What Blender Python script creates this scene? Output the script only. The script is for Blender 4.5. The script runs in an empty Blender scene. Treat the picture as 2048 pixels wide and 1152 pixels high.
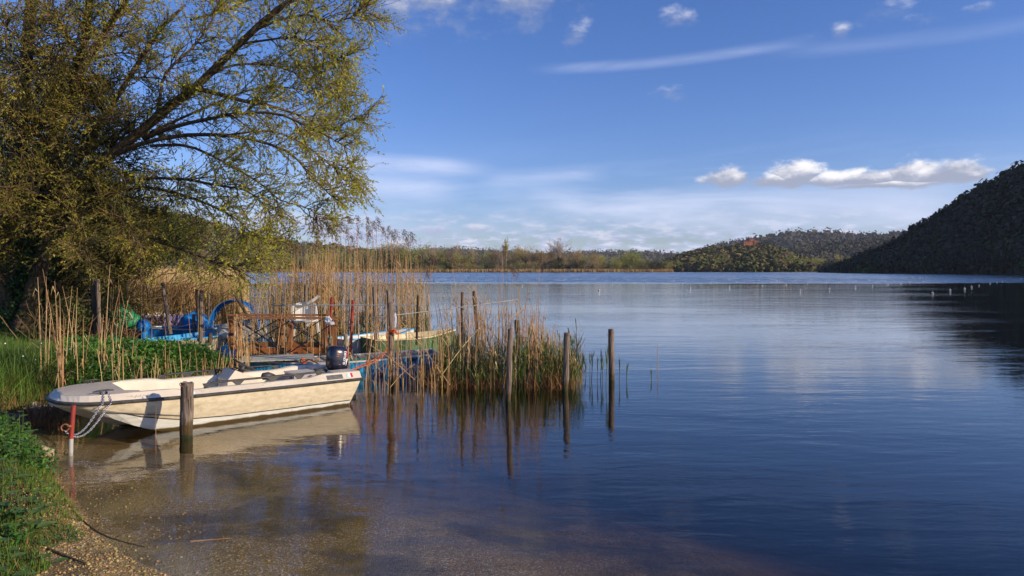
import bpy, math, random
import numpy as np
from mathutils import Vector, Matrix, noise as mnoise
rad = math.radians
RNG = np.random.default_rng(7)
R0 = random.Random(5)
SC = bpy.context.scene
COL = SC.collection

# ------------------------------------------------------------------ camera
EYE = 1.95; FOC = 1400.0; CX = 1024.0; HY = 540.0      # eye height, focal length in photo pixels, horizon row
cam_d = bpy.data.cameras.new('camera'); cam = bpy.data.objects.new('camera', cam_d); COL.objects.link(cam)
cam.location = (0, 0, EYE); cam.rotation_euler = (rad(90), 0, 0)
cam_d.sensor_width = 36; cam_d.lens = FOC/2048*36; cam_d.shift_y = -(576-HY)/2048
cam_d.clip_start = 0.05; cam_d.clip_end = 20000
SC.camera = cam

# ------------------------------------------------------------------ node helper
class NT:
    def __init__(s, nt): s.nt = nt; s.n = nt.nodes; s.l = nt.links
    def node(s, t, **kw):
        x = s.n.new(t)
        for k, v in kw.items(): setattr(x, k, v)
        return x
    def put(s, sock, v):
        if isinstance(v, bpy.types.NodeSocket): s.l.new(v, sock)
        elif v is not None:
            if sock.type == 'RGBA' and len(v) == 3: v = (*v, 1)
            sock.default_value = v
    def m(s, op, a, b=None, c=None, clamp=False):
        x = s.node('ShaderNodeMath', operation=op, use_clamp=clamp)
        s.put(x.inputs[0], a)
        if b is not None: s.put(x.inputs[1], b)
        if c is not None: s.put(x.inputs[2], c)
        return x.outputs[0]
    def ramp(s, v, a, b, c=0.0, d=1.0, smooth=True):
        x = s.node('ShaderNodeMapRange', interpolation_type='SMOOTHSTEP' if smooth else 'LINEAR')
        for i, q in enumerate((v, a, b, c, d)): s.put(x.inputs[i], q)
        return x.outputs[0]
    def mix(s, f, a, b, mode='MIX'):
        x = s.node('ShaderNodeMix', data_type='RGBA', blend_type=mode)
        s.put(x.inputs[0], f); s.put(x.inputs[6], a); s.put(x.inputs[7], b)
        return x.outputs[2]
    def noise(s, vec, scale=5, detail=3, rough=.5, dist=0.0):
        x = s.node('ShaderNodeTexNoise')
        if vec is not None: s.put(x.inputs['Vector'], vec)
        x.inputs['Scale'].default_value = scale; x.inputs['Detail'].default_value = detail
        x.inputs['Roughness'].default_value = rough; x.inputs['Distortion'].default_value = dist
        return x.outputs[0]
    def vmul(s, v, k):
        x = s.node('ShaderNodeVectorMath', operation='MULTIPLY'); s.put(x.inputs[0], v); x.inputs[1].default_value = k
        return x.outputs[0]
    def vadd(s, v, k):
        x = s.node('ShaderNodeVectorMath', operation='ADD'); s.put(x.inputs[0], v); s.put(x.inputs[1], k)
        return x.outputs[0]
    def comb(s, a, b, c):
        x = s.node('ShaderNodeCombineXYZ')
        for i, q in enumerate((a, b, c)): s.put(x.inputs[i], q)
        return x.outputs[0]
    def sep(s, v):
        x = s.node('ShaderNodeSeparateXYZ'); s.put(x.inputs[0], v); return x.outputs

# ------------------------------------------------------------------ sun and sky
SUN_EL = 19.0; SUN_AZ = 112.0       # azimuth clockwise from +Y (the view direction)
sv = Vector((math.sin(rad(SUN_AZ))*math.cos(rad(SUN_EL)), math.cos(rad(SUN_AZ))*math.cos(rad(SUN_EL)), math.sin(rad(SUN_EL))))
sd = bpy.data.lights.new('sun', 'SUN'); sun = bpy.data.objects.new('sun', sd); COL.objects.link(sun)
sd.energy = 4.8; sd.angle = rad(.6); sd.color = (1.0, .83, .62)
sun.rotation_euler = sv.to_track_quat('Z', 'Y').to_euler()

W = bpy.data.worlds.new('World'); SC.world = W; W.use_nodes = True
t = NT(W.node_tree); t.n.clear()
sky = t.node('ShaderNodeTexSky', sky_type='NISHITA'); sky.sun_disc = False
sky.sun_elevation = rad(SUN_EL); sky.sun_rotation = rad(SUN_AZ)
sky.altitude = 300; sky.air_density = 1.0; sky.dust_density = .7; sky.ozone_density = 2.0
hs = t.node('ShaderNodeHueSaturation'); hs.inputs['Saturation'].default_value = 1.2; hs.inputs['Value'].default_value = 1.0
hs.inputs['Hue'].default_value = .50
t.l.new(sky.outputs[0], hs.inputs['Color'])
base = t.mix(1.0, hs.outputs[0], (.75, .82, 1.22), 'MULTIPLY')
dirv = t.node('ShaderNodeTexCoord').outputs['Generated']
dx, dy, dz = t.sep(dirv)
az = t.m('ARCTAN2', dx, dy); el = t.m('ARCTAN2', dz, t.m('SQRT', t.m('ADD', t.m('MULTIPLY', dx, dx), t.m('MULTIPLY', dy, dy))))
ae = t.comb(az, el, 0.0)
def AE(px, py):
    a = math.atan((px-CX)/FOC); return a, math.atan((HY-py)/FOC*math.cos(a))
CW = (8.8, 8.5, 8.6); CG = (2.9, 3.2, 4.2)            # lit cloud, cloud underside (sky units)
# billow noise shared by the cumulus
nb = t.noise(t.vmul(ae, (1, 1.9, 1)), 22, 5, .55); nb2 = t.noise(t.vmul(ae, (1, 1.6, 1)), 60, 4, .6)
nn = t.m('ADD', t.m('MULTIPLY', t.m('SUBTRACT', nb, .5), 1.9), t.m('MULTIPLY', t.m('SUBTRACT', nb2, .5), .7))
cur = base
def cumulus(cur, px, py, rx, ry, strength=.95, soft=.45, amp=.8, flat=1.5):
    a, e = AE(px, py); kx = math.cos(a)**2/FOC; ky = math.cos(a)/FOC
    u = t.m('MULTIPLY', t.m('SUBTRACT', az, a), 1/(rx*kx)); v = t.m('MULTIPLY', t.m('SUBTRACT', el, e), 1/(ry*ky))
    # underside flatter than the top
    vneg = t.m('MULTIPLY', t.m('MINIMUM', v, 0.0), flat); vv = t.m('ADD', t.m('MAXIMUM', v, 0.0), vneg)
    d = t.m('SQRT', t.m('ADD', t.m('MULTIPLY', u, u), t.m('MULTIPLY', vv, vv)))
    f = t.m('ADD', t.m('SUBTRACT', 1.0, d), t.m('MULTIPLY', nn, amp))
    return f, v, soft, strength
def lay(cur, parts):
    f = None
    for (ff, v, soft, st) in parts:
        f = ff if f is None else t.m('MAXIMUM', f, ff)
    return f
def put_clouds(cur, lst, soft, strength, amp, flat=1.5, lit=CW, dark=CG):
    F = None; V = None
    for (px, py, rx, ry) in lst:
        f, v, _, _ = cumulus(cur, px, py, rx, ry, amp=amp, flat=flat)
        if F is None: F, V = f, v
        else:
            sel = t.m('GREATER_THAN', f, F)
            V = t.m('ADD', t.m('MULTIPLY', sel, v), t.m('MULTIPLY', t.m('SUBTRACT', 1.0, sel), V))
            F = t.m('MAXIMUM', f, F)
    al = t.m('MULTIPLY', t.ramp(F, 0.0, soft), strength)
    sh = t.ramp(t.m('ADD', V, t.m('MULTIPLY', nn, 1.1)), -.12, .85)
    return t.mix(al, cur, t.mix(sh, dark, lit))
# low band of small clouds above the horizon
nl = t.noise(t.vmul(ae, (1, 3.4, 1)), 26, 5, .6); nh = t.noise(t.vmul(ae, (1, 3.2, 1)), 4.0, 3, .5)
band = t.m('MULTIPLY', t.ramp(el, .0, .02), t.ramp(el, .105, .03))
low = t.m('MULTIPLY', t.ramp(t.m('ADD', nl, t.m('MULTIPLY', nh, .35)), .58, .74), band)
cur = t.mix(t.m('MULTIPLY', low, .8), cur, t.mix(t.ramp(nl, .5, .68), (4.1, 4.6, 6.6), (6.9, 6.8, 7.6)))
# thin veils and streaks
nv = t.noise(t.vmul(t.vadd(ae, (3.1, 1.7, 0)), (1, 7, 1)), 3.2, 6, .62, .5)
veil = t.m('MULTIPLY', t.ramp(nv, .40, .68), t.ramp(el, .20, .06))
cur = t.mix(t.m('MULTIPLY', veil, .36), cur, (5.0, 6.0, 8.3))
def streak(cur, p0, p1, w, s, bend=0.0):
    (a0, e0), (a1, e1) = AE(*p0), AE(*p1)
    u = t.m('DIVIDE', t.m('SUBTRACT', az, a0), a1-a0)
    line = t.m('ADD', e0, t.m('MULTIPLY', u, e1-e0))
    line = t.m('ADD', line, t.m('MULTIPLY', t.m('MULTIPLY', u, t.m('SUBTRACT', 1.0, u)), bend))
    d = t.m('DIVIDE', t.m('ABSOLUTE', t.m('SUBTRACT', el, line)), w/FOC)
    f = t.m('MULTIPLY', t.m('MULTIPLY', t.ramp(d, 1.0, 0.0), t.ramp(u, 0, .25)), t.ramp(u, 1.0, .7))
    f = t.m('MULTIPLY', f, t.ramp(nv, .3, .65, .35, 1.0))
    return t.mix(t.m('MULTIPLY', f, s), cur, (6.0, 6.5, 8.4))
cur = streak(cur, (1040, 138), (1680, 66), 15, .34, -.02)
cur = streak(cur, (1500, 110), (2300, 10), 20, .15)
cur = streak(cur, (560, 322), (1010, 345), 26, .65, .02)
cur = streak(cur, (560, 370), (960, 385), 44, .55)
cur = streak(cur, (1040, 395), (1480, 440), 34, .62, -.01)
cur = streak(cur, (1180, 400), (1700, 425), 36, .5)
cur = streak(cur, (1220, 425), (2080, 395), 60, .42)
cur = streak(cur, (1350, 455), (2100, 430), 40, .35)
cur = streak(cur, (940, 360), (1240, 340), 24, .35)
cur = put_clouds(cur, [(1350, 40, 40, 26), (1150, 70, 34, 34), (1680, 60, 26, 18), (1620, 72, 16, 8), (1760, 22, 60, 34), (1850, 40, 60, 18), (1960, 15, 40, 14), (1340, 185, 40, 16)], 1.9, .62, 1.7, 1.0)
cur = put_clouds(cur, [(860, -5, 120, 80), (1040, -12, 130, 72), (800, 14, 60, 44)], 1.5, .85, 1.3, 1.0, lit=(6.4, 6.4, 7.0))
cur = put_clouds(cur, [(1455, 359, 60, 34), (1590, 356, 66, 46), (1550, 364, 70, 22), (1660, 364, 90, 24), (1740, 362, 90, 30), (1830, 354, 90, 44), (1915, 350, 80, 46), (1770, 370, 150, 14), (2040, 338, 40, 14)], .5, .95, .72, 1.8)
cur = put_clouds(cur, [(640, 455, 120, 34), (720, 470, 60, 16), (870, 462, 40, 16), (955, 458, 40, 13), (1130, 468, 16, 9), (1240, 475, 34, 8), (560, 445, 90, 26)], .8, .75, .7, 1.4, lit=(6.3, 6.3, 7.2), dark=(3.4, 3.8, 5.6))
bg = t.node('ShaderNodeBackground'); t.put(bg.inputs[0], cur); bg.inputs[1].default_value = .135
wo = t.node('ShaderNodeOutputWorld'); t.l.new(bg.outputs[0], wo.inputs[0])

vs = SC.view_settings; vs.view_transform = 'Standard'; vs.look = 'None'; vs.exposure = 0.0; vs.gamma = 1.0; vs.use_curve_mapping = False
SC.render.engine = 'CYCLES'
cy = SC.cycles
cy.max_bounces = 7; cy.diffuse_bounces = 3; cy.glossy_bounces = 4; cy.transmission_bounces = 4
cy.transparent_max_bounces = 12; cy.volume_bounces = 0; cy.use_denoising = True
cy.caustics_reflective = False; cy.caustics_refractive = False; cy.sample_clamp_indirect = 6

# ------------------------------------------------------------------ materials
MATS = {}
def mat(name, col, col2=None, rough=.7, scale=6.0, bump=0.0, bscale=None, island=0.0, hue=0.0, metal=0.0, trans=0.0, spec=.35,
        stretch=(1, 1, 1), contrast=(.35, .65), detail=4, coat=0.0, grime=None, gscale=3.0, gr=(.5, .75), space='Object', bdist=.01, wet=0.0):
    M = bpy.data.materials.new(name); M.use_nodes = True; q = NT(M.node_tree); q.n.clear()
    co = q.node('ShaderNodeTexCoord').outputs['Object'] if space == 'Object' else q.node('ShaderNodeNewGeometry').outputs['Position']
    vec = q.vmul(co, stretch)
    c = (*col, 1)
    if col2: c = q.mix(q.ramp(q.noise(vec, scale, detail, .6), *contrast), col, col2)
    if grime: c = q.mix(q.ramp(q.noise(q.vmul(co, (1, 1, 1)), gscale, 6, .65, .6), *gr), c, grime)
    if wet:
        pw = q.node('ShaderNodeNewGeometry').outputs['Position']; zz = q.m('ADD', q.sep(pw)[2], q.m('MULTIPLY', q.m('SUBTRACT', q.noise(pw, 18 if wet > .1 else 5, 3, .6), .5), .12 if wet > .1 else .045))
        c = q.mix(q.ramp(zz, wet, wet*.45), c, (.085, .055, .02)); c = q.mix(q.ramp(zz, .055, .03), c, (.03, .035, .012)) if wet > .1 else c
    if island:
        g = q.node('ShaderNodeNewGeometry').outputs['Random Per Island']
        h = q.node('ShaderNodeHueSaturation'); q.put(h.inputs['Color'], c)
        q.put(h.inputs['Value'], q.ramp(g, 0, 1, 1-island, 1+island, False))
        g2 = q.m('FRACT', q.m('MULTIPLY', g, 17.3)); q.put(h.inputs['Hue'], q.ramp(g2, 0, 1, .5-hue, .5+hue, False))
        c = h.outputs[0]
    P = q.node('ShaderNodeBsdfPrincipled'); q.put(P.inputs['Base Color'], c)
    P.inputs['Roughness'].default_value = rough; P.inputs['Metallic'].default_value = metal
    P.inputs['Specular IOR Level'].default_value = spec; P.inputs['Coat Weight'].default_value = coat
    if bump:
        b = q.node('ShaderNodeBump'); b.inputs['Strength'].default_value = bump; b.inputs['Distance'].default_value = bdist
        q.put(b.inputs['Height'], q.noise(vec, bscale or scale*3, 5, .65)); q.l.new(b.outputs[0], P.inputs['Normal'])
    out = q.node('ShaderNodeOutputMaterial')
    if trans:
        T = q.node('ShaderNodeBsdfTranslucent'); q.put(T.inputs[0], c)
        X = q.node('ShaderNodeMixShader'); X.inputs[0].default_value = trans
        q.l.new(P.outputs[0], X.inputs[1]); q.l.new(T.outputs[0], X.inputs[2]); q.l.new(X.outputs[0], out.inputs[0])
    else: q.l.new(P.outputs[0], out.inputs[0])
    MATS[name] = M
    return M

# ------------------------------------------------------------------ geometry buffers
def arr(x): return np.asarray(x, dtype=np.float64)
class Buf:
    def __init__(s): s.V = []; s.F = []; s.n = 0
    def add(s, V, *Fs):
        V = arr(V).reshape(-1, 3); s.V.append(V)
        for F in Fs: s.F.append(np.asarray(F, dtype=np.int64) + s.n)
        s.n += len(V); return s
    def poly(s, V, faces):                       # faces of mixed sizes
        V = arr(V).reshape(-1, 3); s.V.append(V)
        for f in faces: s.F.append(np.asarray([f], dtype=np.int64) + s.n)
        s.n += len(V); return s
    def merge(s, o, M=None):
        for V in [np.vstack(o.V)] if o.V else []:
            if M is not None: V = V @ np.array(M.to_3x3()).T + np.array(M.translation)
            s.V.append(V)
        for F in o.F: s.F.append(F + s.n)
        s.n += o.n; return s
    def box(s, c, d, rot=0.0, tilt=None, taper=1.0):
        x, y, z = [k/2 for k in d]
        V = arr([[-x, -y, -z], [x, -y, -z], [x, y, -z], [-x, y, -z], [-x*taper, -y*taper, z], [x*taper, -y*taper, z], [x*taper, y*taper, z], [-x*taper, y*taper, z]])
        if tilt is not None: V = V @ np.array(tilt.to_3x3()).T
        if rot: cr, sr = math.cos(rot), math.sin(rot); V = V @ arr([[cr, sr, 0], [-sr, cr, 0], [0, 0, 1]])
        return s.add(V + arr(c), [[0, 3, 2, 1], [4, 5, 6, 7], [0, 1, 5, 4], [1, 2, 6, 5], [2, 3, 7, 6], [3, 0, 4, 7]])
    def beam(s, a, b, w, h=None):                # rectangular bar from a to b
        h = h or w; a, b = Vector(a), Vector(b); d = (b-a); L = d.length
        q = d.to_track_quat('Z', 'Y').to_matrix()
        return s.box((a+b)/2, (w, h, L), tilt=q)
    def tube(s, P, r, n=6, caps=True, seed=None, rough=0.0):
        P = arr(P); k = len(P); r = np.broadcast_to(arr(r), (k,)) if np.ndim(r) < 2 else r
        T = np.gradient(P, axis=0); T /= np.linalg.norm(T, axis=1)[:, None]+1e-12
        up = arr([0, 0, 1.]) if abs(T[0][2]) < .9 else arr([1., 0, 0])
        rings = []
        A = np.cross(T[0], up); A /= np.linalg.norm(A)
        for i in range(k):
            A = A - T[i]*A.dot(T[i]); A /= np.linalg.norm(A)+1e-12; B = np.cross(T[i], A)
            th = np.arange(n)*2*math.pi/n
            rr = r[i] * (1 + (rough*(RNG.random(n)-.5) if rough else 0))
            rings.append(P[i] + (np.cos(th)*rr)[:, None]*A + (np.sin(th)*rr)[:, None]*B)
        V = np.vstack(rings); j = np.arange(n); j2 = (j+1) % n
        F = np.vstack([np.stack([i*n+j, i*n+j2, (i+1)*n+j2, (i+1)*n+j], 1) for i in range(k-1)])
        s.V.append(V); s.F.append(F + s.n)
        if caps:
            s.F.append(np.array([list(range(n))[::-1]]) + s.n); s.F.append(np.array([[(k-1)*n+q for q in range(n)]]) + s.n)
        s.n += len(V); return s
    def loft(s, rings, closed=True, caps=True):
        k = len(rings); n = len(rings[0]); V = np.vstack([arr(r) for r in rings]); m = n if closed else n-1
        j = np.arange(m); j2 = (j+1) % n
        F = np.vstack([np.stack([i*n+j, i*n+j2, (i+1)*n+j2, (i+1)*n+j], 1) for i in range(k-1)])
        s.V.append(V); s.F.append(F+s.n)
        if caps and closed: s.F.append(np.array([list(range(n))[::-1]])+s.n); s.F.append(np.array([[(k-1)*n+q for q in range(n)]])+s.n)
        s.n += len(V); return s
    def ball(s, c, r, seg=10, rings=6, lump=0.0):
        r = arr(r)*np.ones(3); V = [[0, 0, 1]]
        for i in range(1, rings):
            a = math.pi*i/rings
            for j in range(seg): b = 2*math.pi*j/seg; V.append([math.sin(a)*math.cos(b), math.sin(a)*math.sin(b), math.cos(a)])
        V.append([0, 0, -1]); V = arr(V)
        if lump: V = V*(1+lump*(RNG.random(len(V))-.5))[:, None]
        F4 = []; F3 = []
        for j in range(seg):
            j2 = (j+1) % seg; F3.append([0, 1+j, 1+j2])
            for i in range(rings-2): F4.append([1+i*seg+j, 1+(i+1)*seg+j, 1+(i+1)*seg+j2, 1+i*seg+j2])
            b = 1+(rings-2)*seg; F3.append([b+j, len(V)-1, b+j2])
        return s.add(V*r+arr(c), F4, F3)
    def mesh(s, name, smooth=False, off=None):
        V = np.vstack(s.V)
        if off is not None: V = V - arr(off)
        me = bpy.data.meshes.new(name)
        me.vertices.add(len(V)); me.vertices.foreach_set('co', V.astype(np.float32).ravel())
        idx = np.concatenate([F.ravel() for F in s.F]); tot = np.concatenate([np.full(len(F), F.shape[1]) for F in s.F])
        st = np.concatenate([[0], np.cumsum(tot)[:-1]])
        me.loops.add(len(idx)); me.loops.foreach_set('vertex_index', idx.astype(np.int32))
        me.polygons.add(len(tot)); me.polygons.foreach_set('loop_start', st.astype(np.int32)); me.polygons.foreach_set('loop_total', tot.astype(np.int32))
        me.polygons.foreach_set('use_smooth', np.full(len(tot), bool(smooth)))
        me.update(calc_edges=True); me.validate()
        return me
def root_loc(p):
    while p is not None and p.parent is not None: p = p.parent
    return p
def part(name, b, m, parent=None, smooth=False, world=True, label=None, kind=None):
    """one mesh object; with world=True the buffer is in world space and moved into the parent's unrotated frame"""
    r = root_loc(parent)
    off = r.location if (r is not None and world) else None
    me = b.mesh(name, smooth, off) if isinstance(b, Buf) else b
    o = bpy.data.objects.new(name, me); COL.objects.link(o)
    if m is not None and isinstance(b, Buf): me.materials.append(MATS[m] if isinstance(m, str) else m)
    if parent: o.parent = parent
    if label: o['label'] = label
    if kind: o['kind'] = kind
    return o
def tag(o, label=None, cat=None, group=None, kind=None):
    if label: o['label'] = label
    if cat: o['category'] = cat
    if group: o['group'] = group
    if kind: o['kind'] = kind
    return o
def thing(name, label, cat, loc, rz=0.0, group=None):
    o = bpy.data.objects.new(name, None); COL.objects.link(o); o.empty_display_size = .1
    o.location = loc; o.rotation_euler = (0, 0, rz); return tag(o, label, cat, group)
def solo(name, b, m, label, cat, group=None, loc=(0, 0, 0), smooth=False):
    """a thing that is one mesh, its origin at loc"""
    me = b.mesh(name, smooth, loc) if isinstance(b, Buf) else b
    if isinstance(b, Buf): me.materials.append(MATS[m] if isinstance(m, str) else m)
    o = bpy.data.objects.new(name, me); COL.objects.link(o); o.location = loc
    return tag(o, label, cat, group)
def PX(px, py, D): return Vector(((px-CX)/FOC*D, D, EYE-(py-HY)/FOC*D))
def DZ(py, z=0.0): return FOC*(EYE-z)/(py-HY)
def smooth(a, b, x):
    u = np.clip((x-a)/(b-a), 0, 1); return u*u*(3-2*u)
def interp(path, n):
    """resample a polyline through Catmull-Rom to n points"""
    P = arr(path)
    if len(P) == 2: return P[0] + (P[1]-P[0])*np.linspace(0, 1, n)[:, None]
    Q = np.vstack([2*P[0]-P[1], P, 2*P[-1]-P[-2]]); out = []
    for u in np.linspace(0, len(P)-1-1e-9, n):
        i = int(u); f = u-i; a, b, c, d = Q[i], Q[i+1], Q[i+2], Q[i+3]
        out.append(.5*((2*b)+(c-a)*f+(2*a-5*b+4*c-d)*f*f+(-a+3*b-3*c+d)*f**3))
    return arr(out)
# smooth value noise on numpy arrays (fbm of hashed lattice)
def vnoise(x, y, seed=0):
    xi = np.floor(x).astype(np.int64); yi = np.floor(y).astype(np.int64); fx = x-xi; fy = y-yi
    fx = fx*fx*(3-2*fx); fy = fy*fy*(3-2*fy)
    def h(a, b):
        n = (a*374761393 + b*668265263 + seed*69069) & 0x7fffffff
        n = ((n ^ (n >> 13))*1274126177) & 0x7fffffff
        return ((n ^ (n >> 16)) & 0xffff)/65535.0
    return (h(xi, yi)*(1-fx)+h(xi+1, yi)*fx)*(1-fy) + (h(xi, yi+1)*(1-fx)+h(xi+1, yi+1)*fx)*fy
def fbm(x, y, seed=0, o=4):
    s = 0; a = .5
    for k in range(o): s = s + a*vnoise(x*2**k, y*2**k, seed+k); a *= .5
    return s
# ------------------------------------------------------------------ the shore and the ground
SHORE = arr([(-2.2, 4.46), (-2.65, 4.79), (-3.16, 5.25), (-3.5, 5.69), (-3.8, 6.0), (-4.25, 6.55), (-4.8, 7.15), (-5.35, 7.75), (-5.95, 8.4), (-6.5, 8.9), (-6.6, 9.6),
 (-6.2, 10.1), (-5.8, 10.6), (-5.35, 11.4), (-5.1, 12.3), (-5.3, 13.0), (-6.0, 13.4), (-7.2, 13.6), (-8.8, 14.0), (-9.9, 15.2), (-10.4, 17), (-11.2, 22), (-12.5, 28), (-15, 36), (-32, 75), (-85, 200), (-200, 480),
 (-260, 640), (-2500, 900), (-2500, -300), (40, -60), (15, -12), (6, -3), (1.5, 0), (-.3, 2), (-1.3, 3.6)])
def inside(X, Y, P=SHORE):
    c = np.zeros(X.shape, bool)
    for i in range(len(P)):
        (x1, y1), (x2, y2) = P[i], P[(i+1) % len(P)]
        if y1 == y2: continue
        k = ((y1 > Y) != (y2 > Y)) & (X < (x2-x1)*(Y-y1)/(y2-y1)+x1); c ^= k
    return c
def sdist(X, Y, P=SHORE):
    d = np.full(X.shape, 1e9)
    for i in range(len(P)):
        a, b = P[i], P[(i+1) % len(P)]; e = b-a; L = e.dot(e)
        u = np.clip(((X-a[0])*e[0]+(Y-a[1])*e[1])/L, 0, 1)
        d = np.minimum(d, np.hypot(X-a[0]-u*e[0], Y-a[1]-u*e[1]))
    return np.where(inside(X, Y, P), d, -d)
def height(X, Y):
    X = arr(X); Y = arr(Y)
    d = sdist(X, Y)
    beach = smooth(1.6, .5, np.hypot((X+2.9), (Y-4.6)*.8)) if False else smooth(6.1, 5.0, Y)*smooth(-4.1, -3.3, X)
    bank = .05*smooth(0, .1, d)+.24*smooth(0, .45, d)+.10*smooth(.4, 1.6, d)
    flat = .13*np.clip(d, 0, 1.5)
    land = bank*(1-beach)+flat*beach + .05*(fbm(X*1.7, Y*1.7, 3)-.45)*smooth(0, .5, d) + .5*smooth(3, 30, d)
    w = -d
    bed = -.11*np.minimum(w, 2.0) - .19*np.clip(w-2.0, 0, 2.2) - .34*np.clip(w-4.2, 0, 8) - .05*(fbm(X*1.1+9, Y*1.1, 8)-.2)*smooth(0, 1.2, w)
    bed = np.maximum(bed, -2.4)
    return np.where(d > 0, land, bed)
def h1(x, y): return float(height(arr([x]), arr([y]))[0])
def lines(a, b, step, lo, hi, g=1.22):
    c = list(np.arange(a, b+step/2, step)); s = step; v = a
    while v > lo: s *= g; v -= s; c.insert(0, v)
    s = step; v = c[-1]
    while v < hi: s *= g; v += s; c.append(v)
    return arr(c)
gx = lines(-8.5, 2.5, .07, -700, 60); gy = lines(3.4, 12.5, .07, -60, 560)
GX, GY = np.meshgrid(gx, gy); GZ = height(GX, GY)
nx, ny = len(gx), len(gy); I = np.arange(nx*ny).reshape(ny, nx)
F = np.stack([I[:-1, :-1], I[:-1, 1:], I[1:, 1:], I[1:, :-1]], -1).reshape(-1, 4)
b = Buf().add(np.stack([GX, GY, GZ], -1).reshape(-1, 3), F)

def gravel_material():
    M = bpy.data.materials.new('shore gravel'); M.use_nodes = True; q = NT(M.node_tree); q.n.clear()
    pos = q.node('ShaderNodeNewGeometry').outputs['Position']
    v = q.node('ShaderNodeTexVoronoi'); q.put(v.inputs['Vector'], pos); v.inputs['Scale'].default_value = 85
    v2 = q.node('ShaderNodeTexVoronoi'); q.put(v2.inputs['Vector'], pos); v2.inputs['Scale'].default_value = 24
    n1 = q.noise(pos, 1.1, 5, .6, .4); n2 = q.noise(pos, .55, 4, .6, .3)
    r, g, bb = q.sep(v.outputs['Color'])
    c = q.mix(r, (.24, .14, .03), (.46, .30, .08))
    c = q.mix(q.ramp(g, .82, .9), c, (.62, .55, .44))
    c = q.mix(q.m('MULTIPLY', q.ramp(n1, .42, .60), .8), c, (.09, .058, .018))       # dark weed and silt patches
    c = q.mix(q.m('MULTIPLY', q.ramp(n2, .50, .68), .7), c, (.48, .36, .13))         # pale sand
    z = q.sep(pos)[2]
    c = q.mix(q.ramp(z, .06, .2), c, (.06, .05, .025))                               # soil of the bank
    P = q.node('ShaderNodeBsdfPrincipled'); q.put(P.inputs['Base Color'], c); P.inputs['Roughness'].default_value = .75
    bp = q.node('ShaderNodeBump'); bp.inputs['Strength'].default_value = .8; bp.inputs['Distance'].default_value = .012; bp.invert = True
    q.put(bp.inputs['Height'], q.m('ADD', v.outputs['Distance'], q.m('MULTIPLY', v2.outputs['Distance'], .8))); q.l.new(bp.outputs[0], P.inputs['Normal'])
    o = q.node('ShaderNodeOutputMaterial'); q.l.new(P.outputs[0], o.inputs[0]); return M
part('ground', b, gravel_material(), smooth=True)['kind'] = 'structure'
mat('lake silt', (.05, .045, .03), (.03, .03, .025), scale=.2, rough=.9, space='World')
B = 3900.0
b = Buf().add([[-B, -B, -2.6], [B, -B, -2.6], [B, B, -2.6], [-B, B, -2.6]], [[0, 1, 2, 3]])
part('lake_bed', b, 'lake silt')['kind'] = 'structure'

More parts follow.
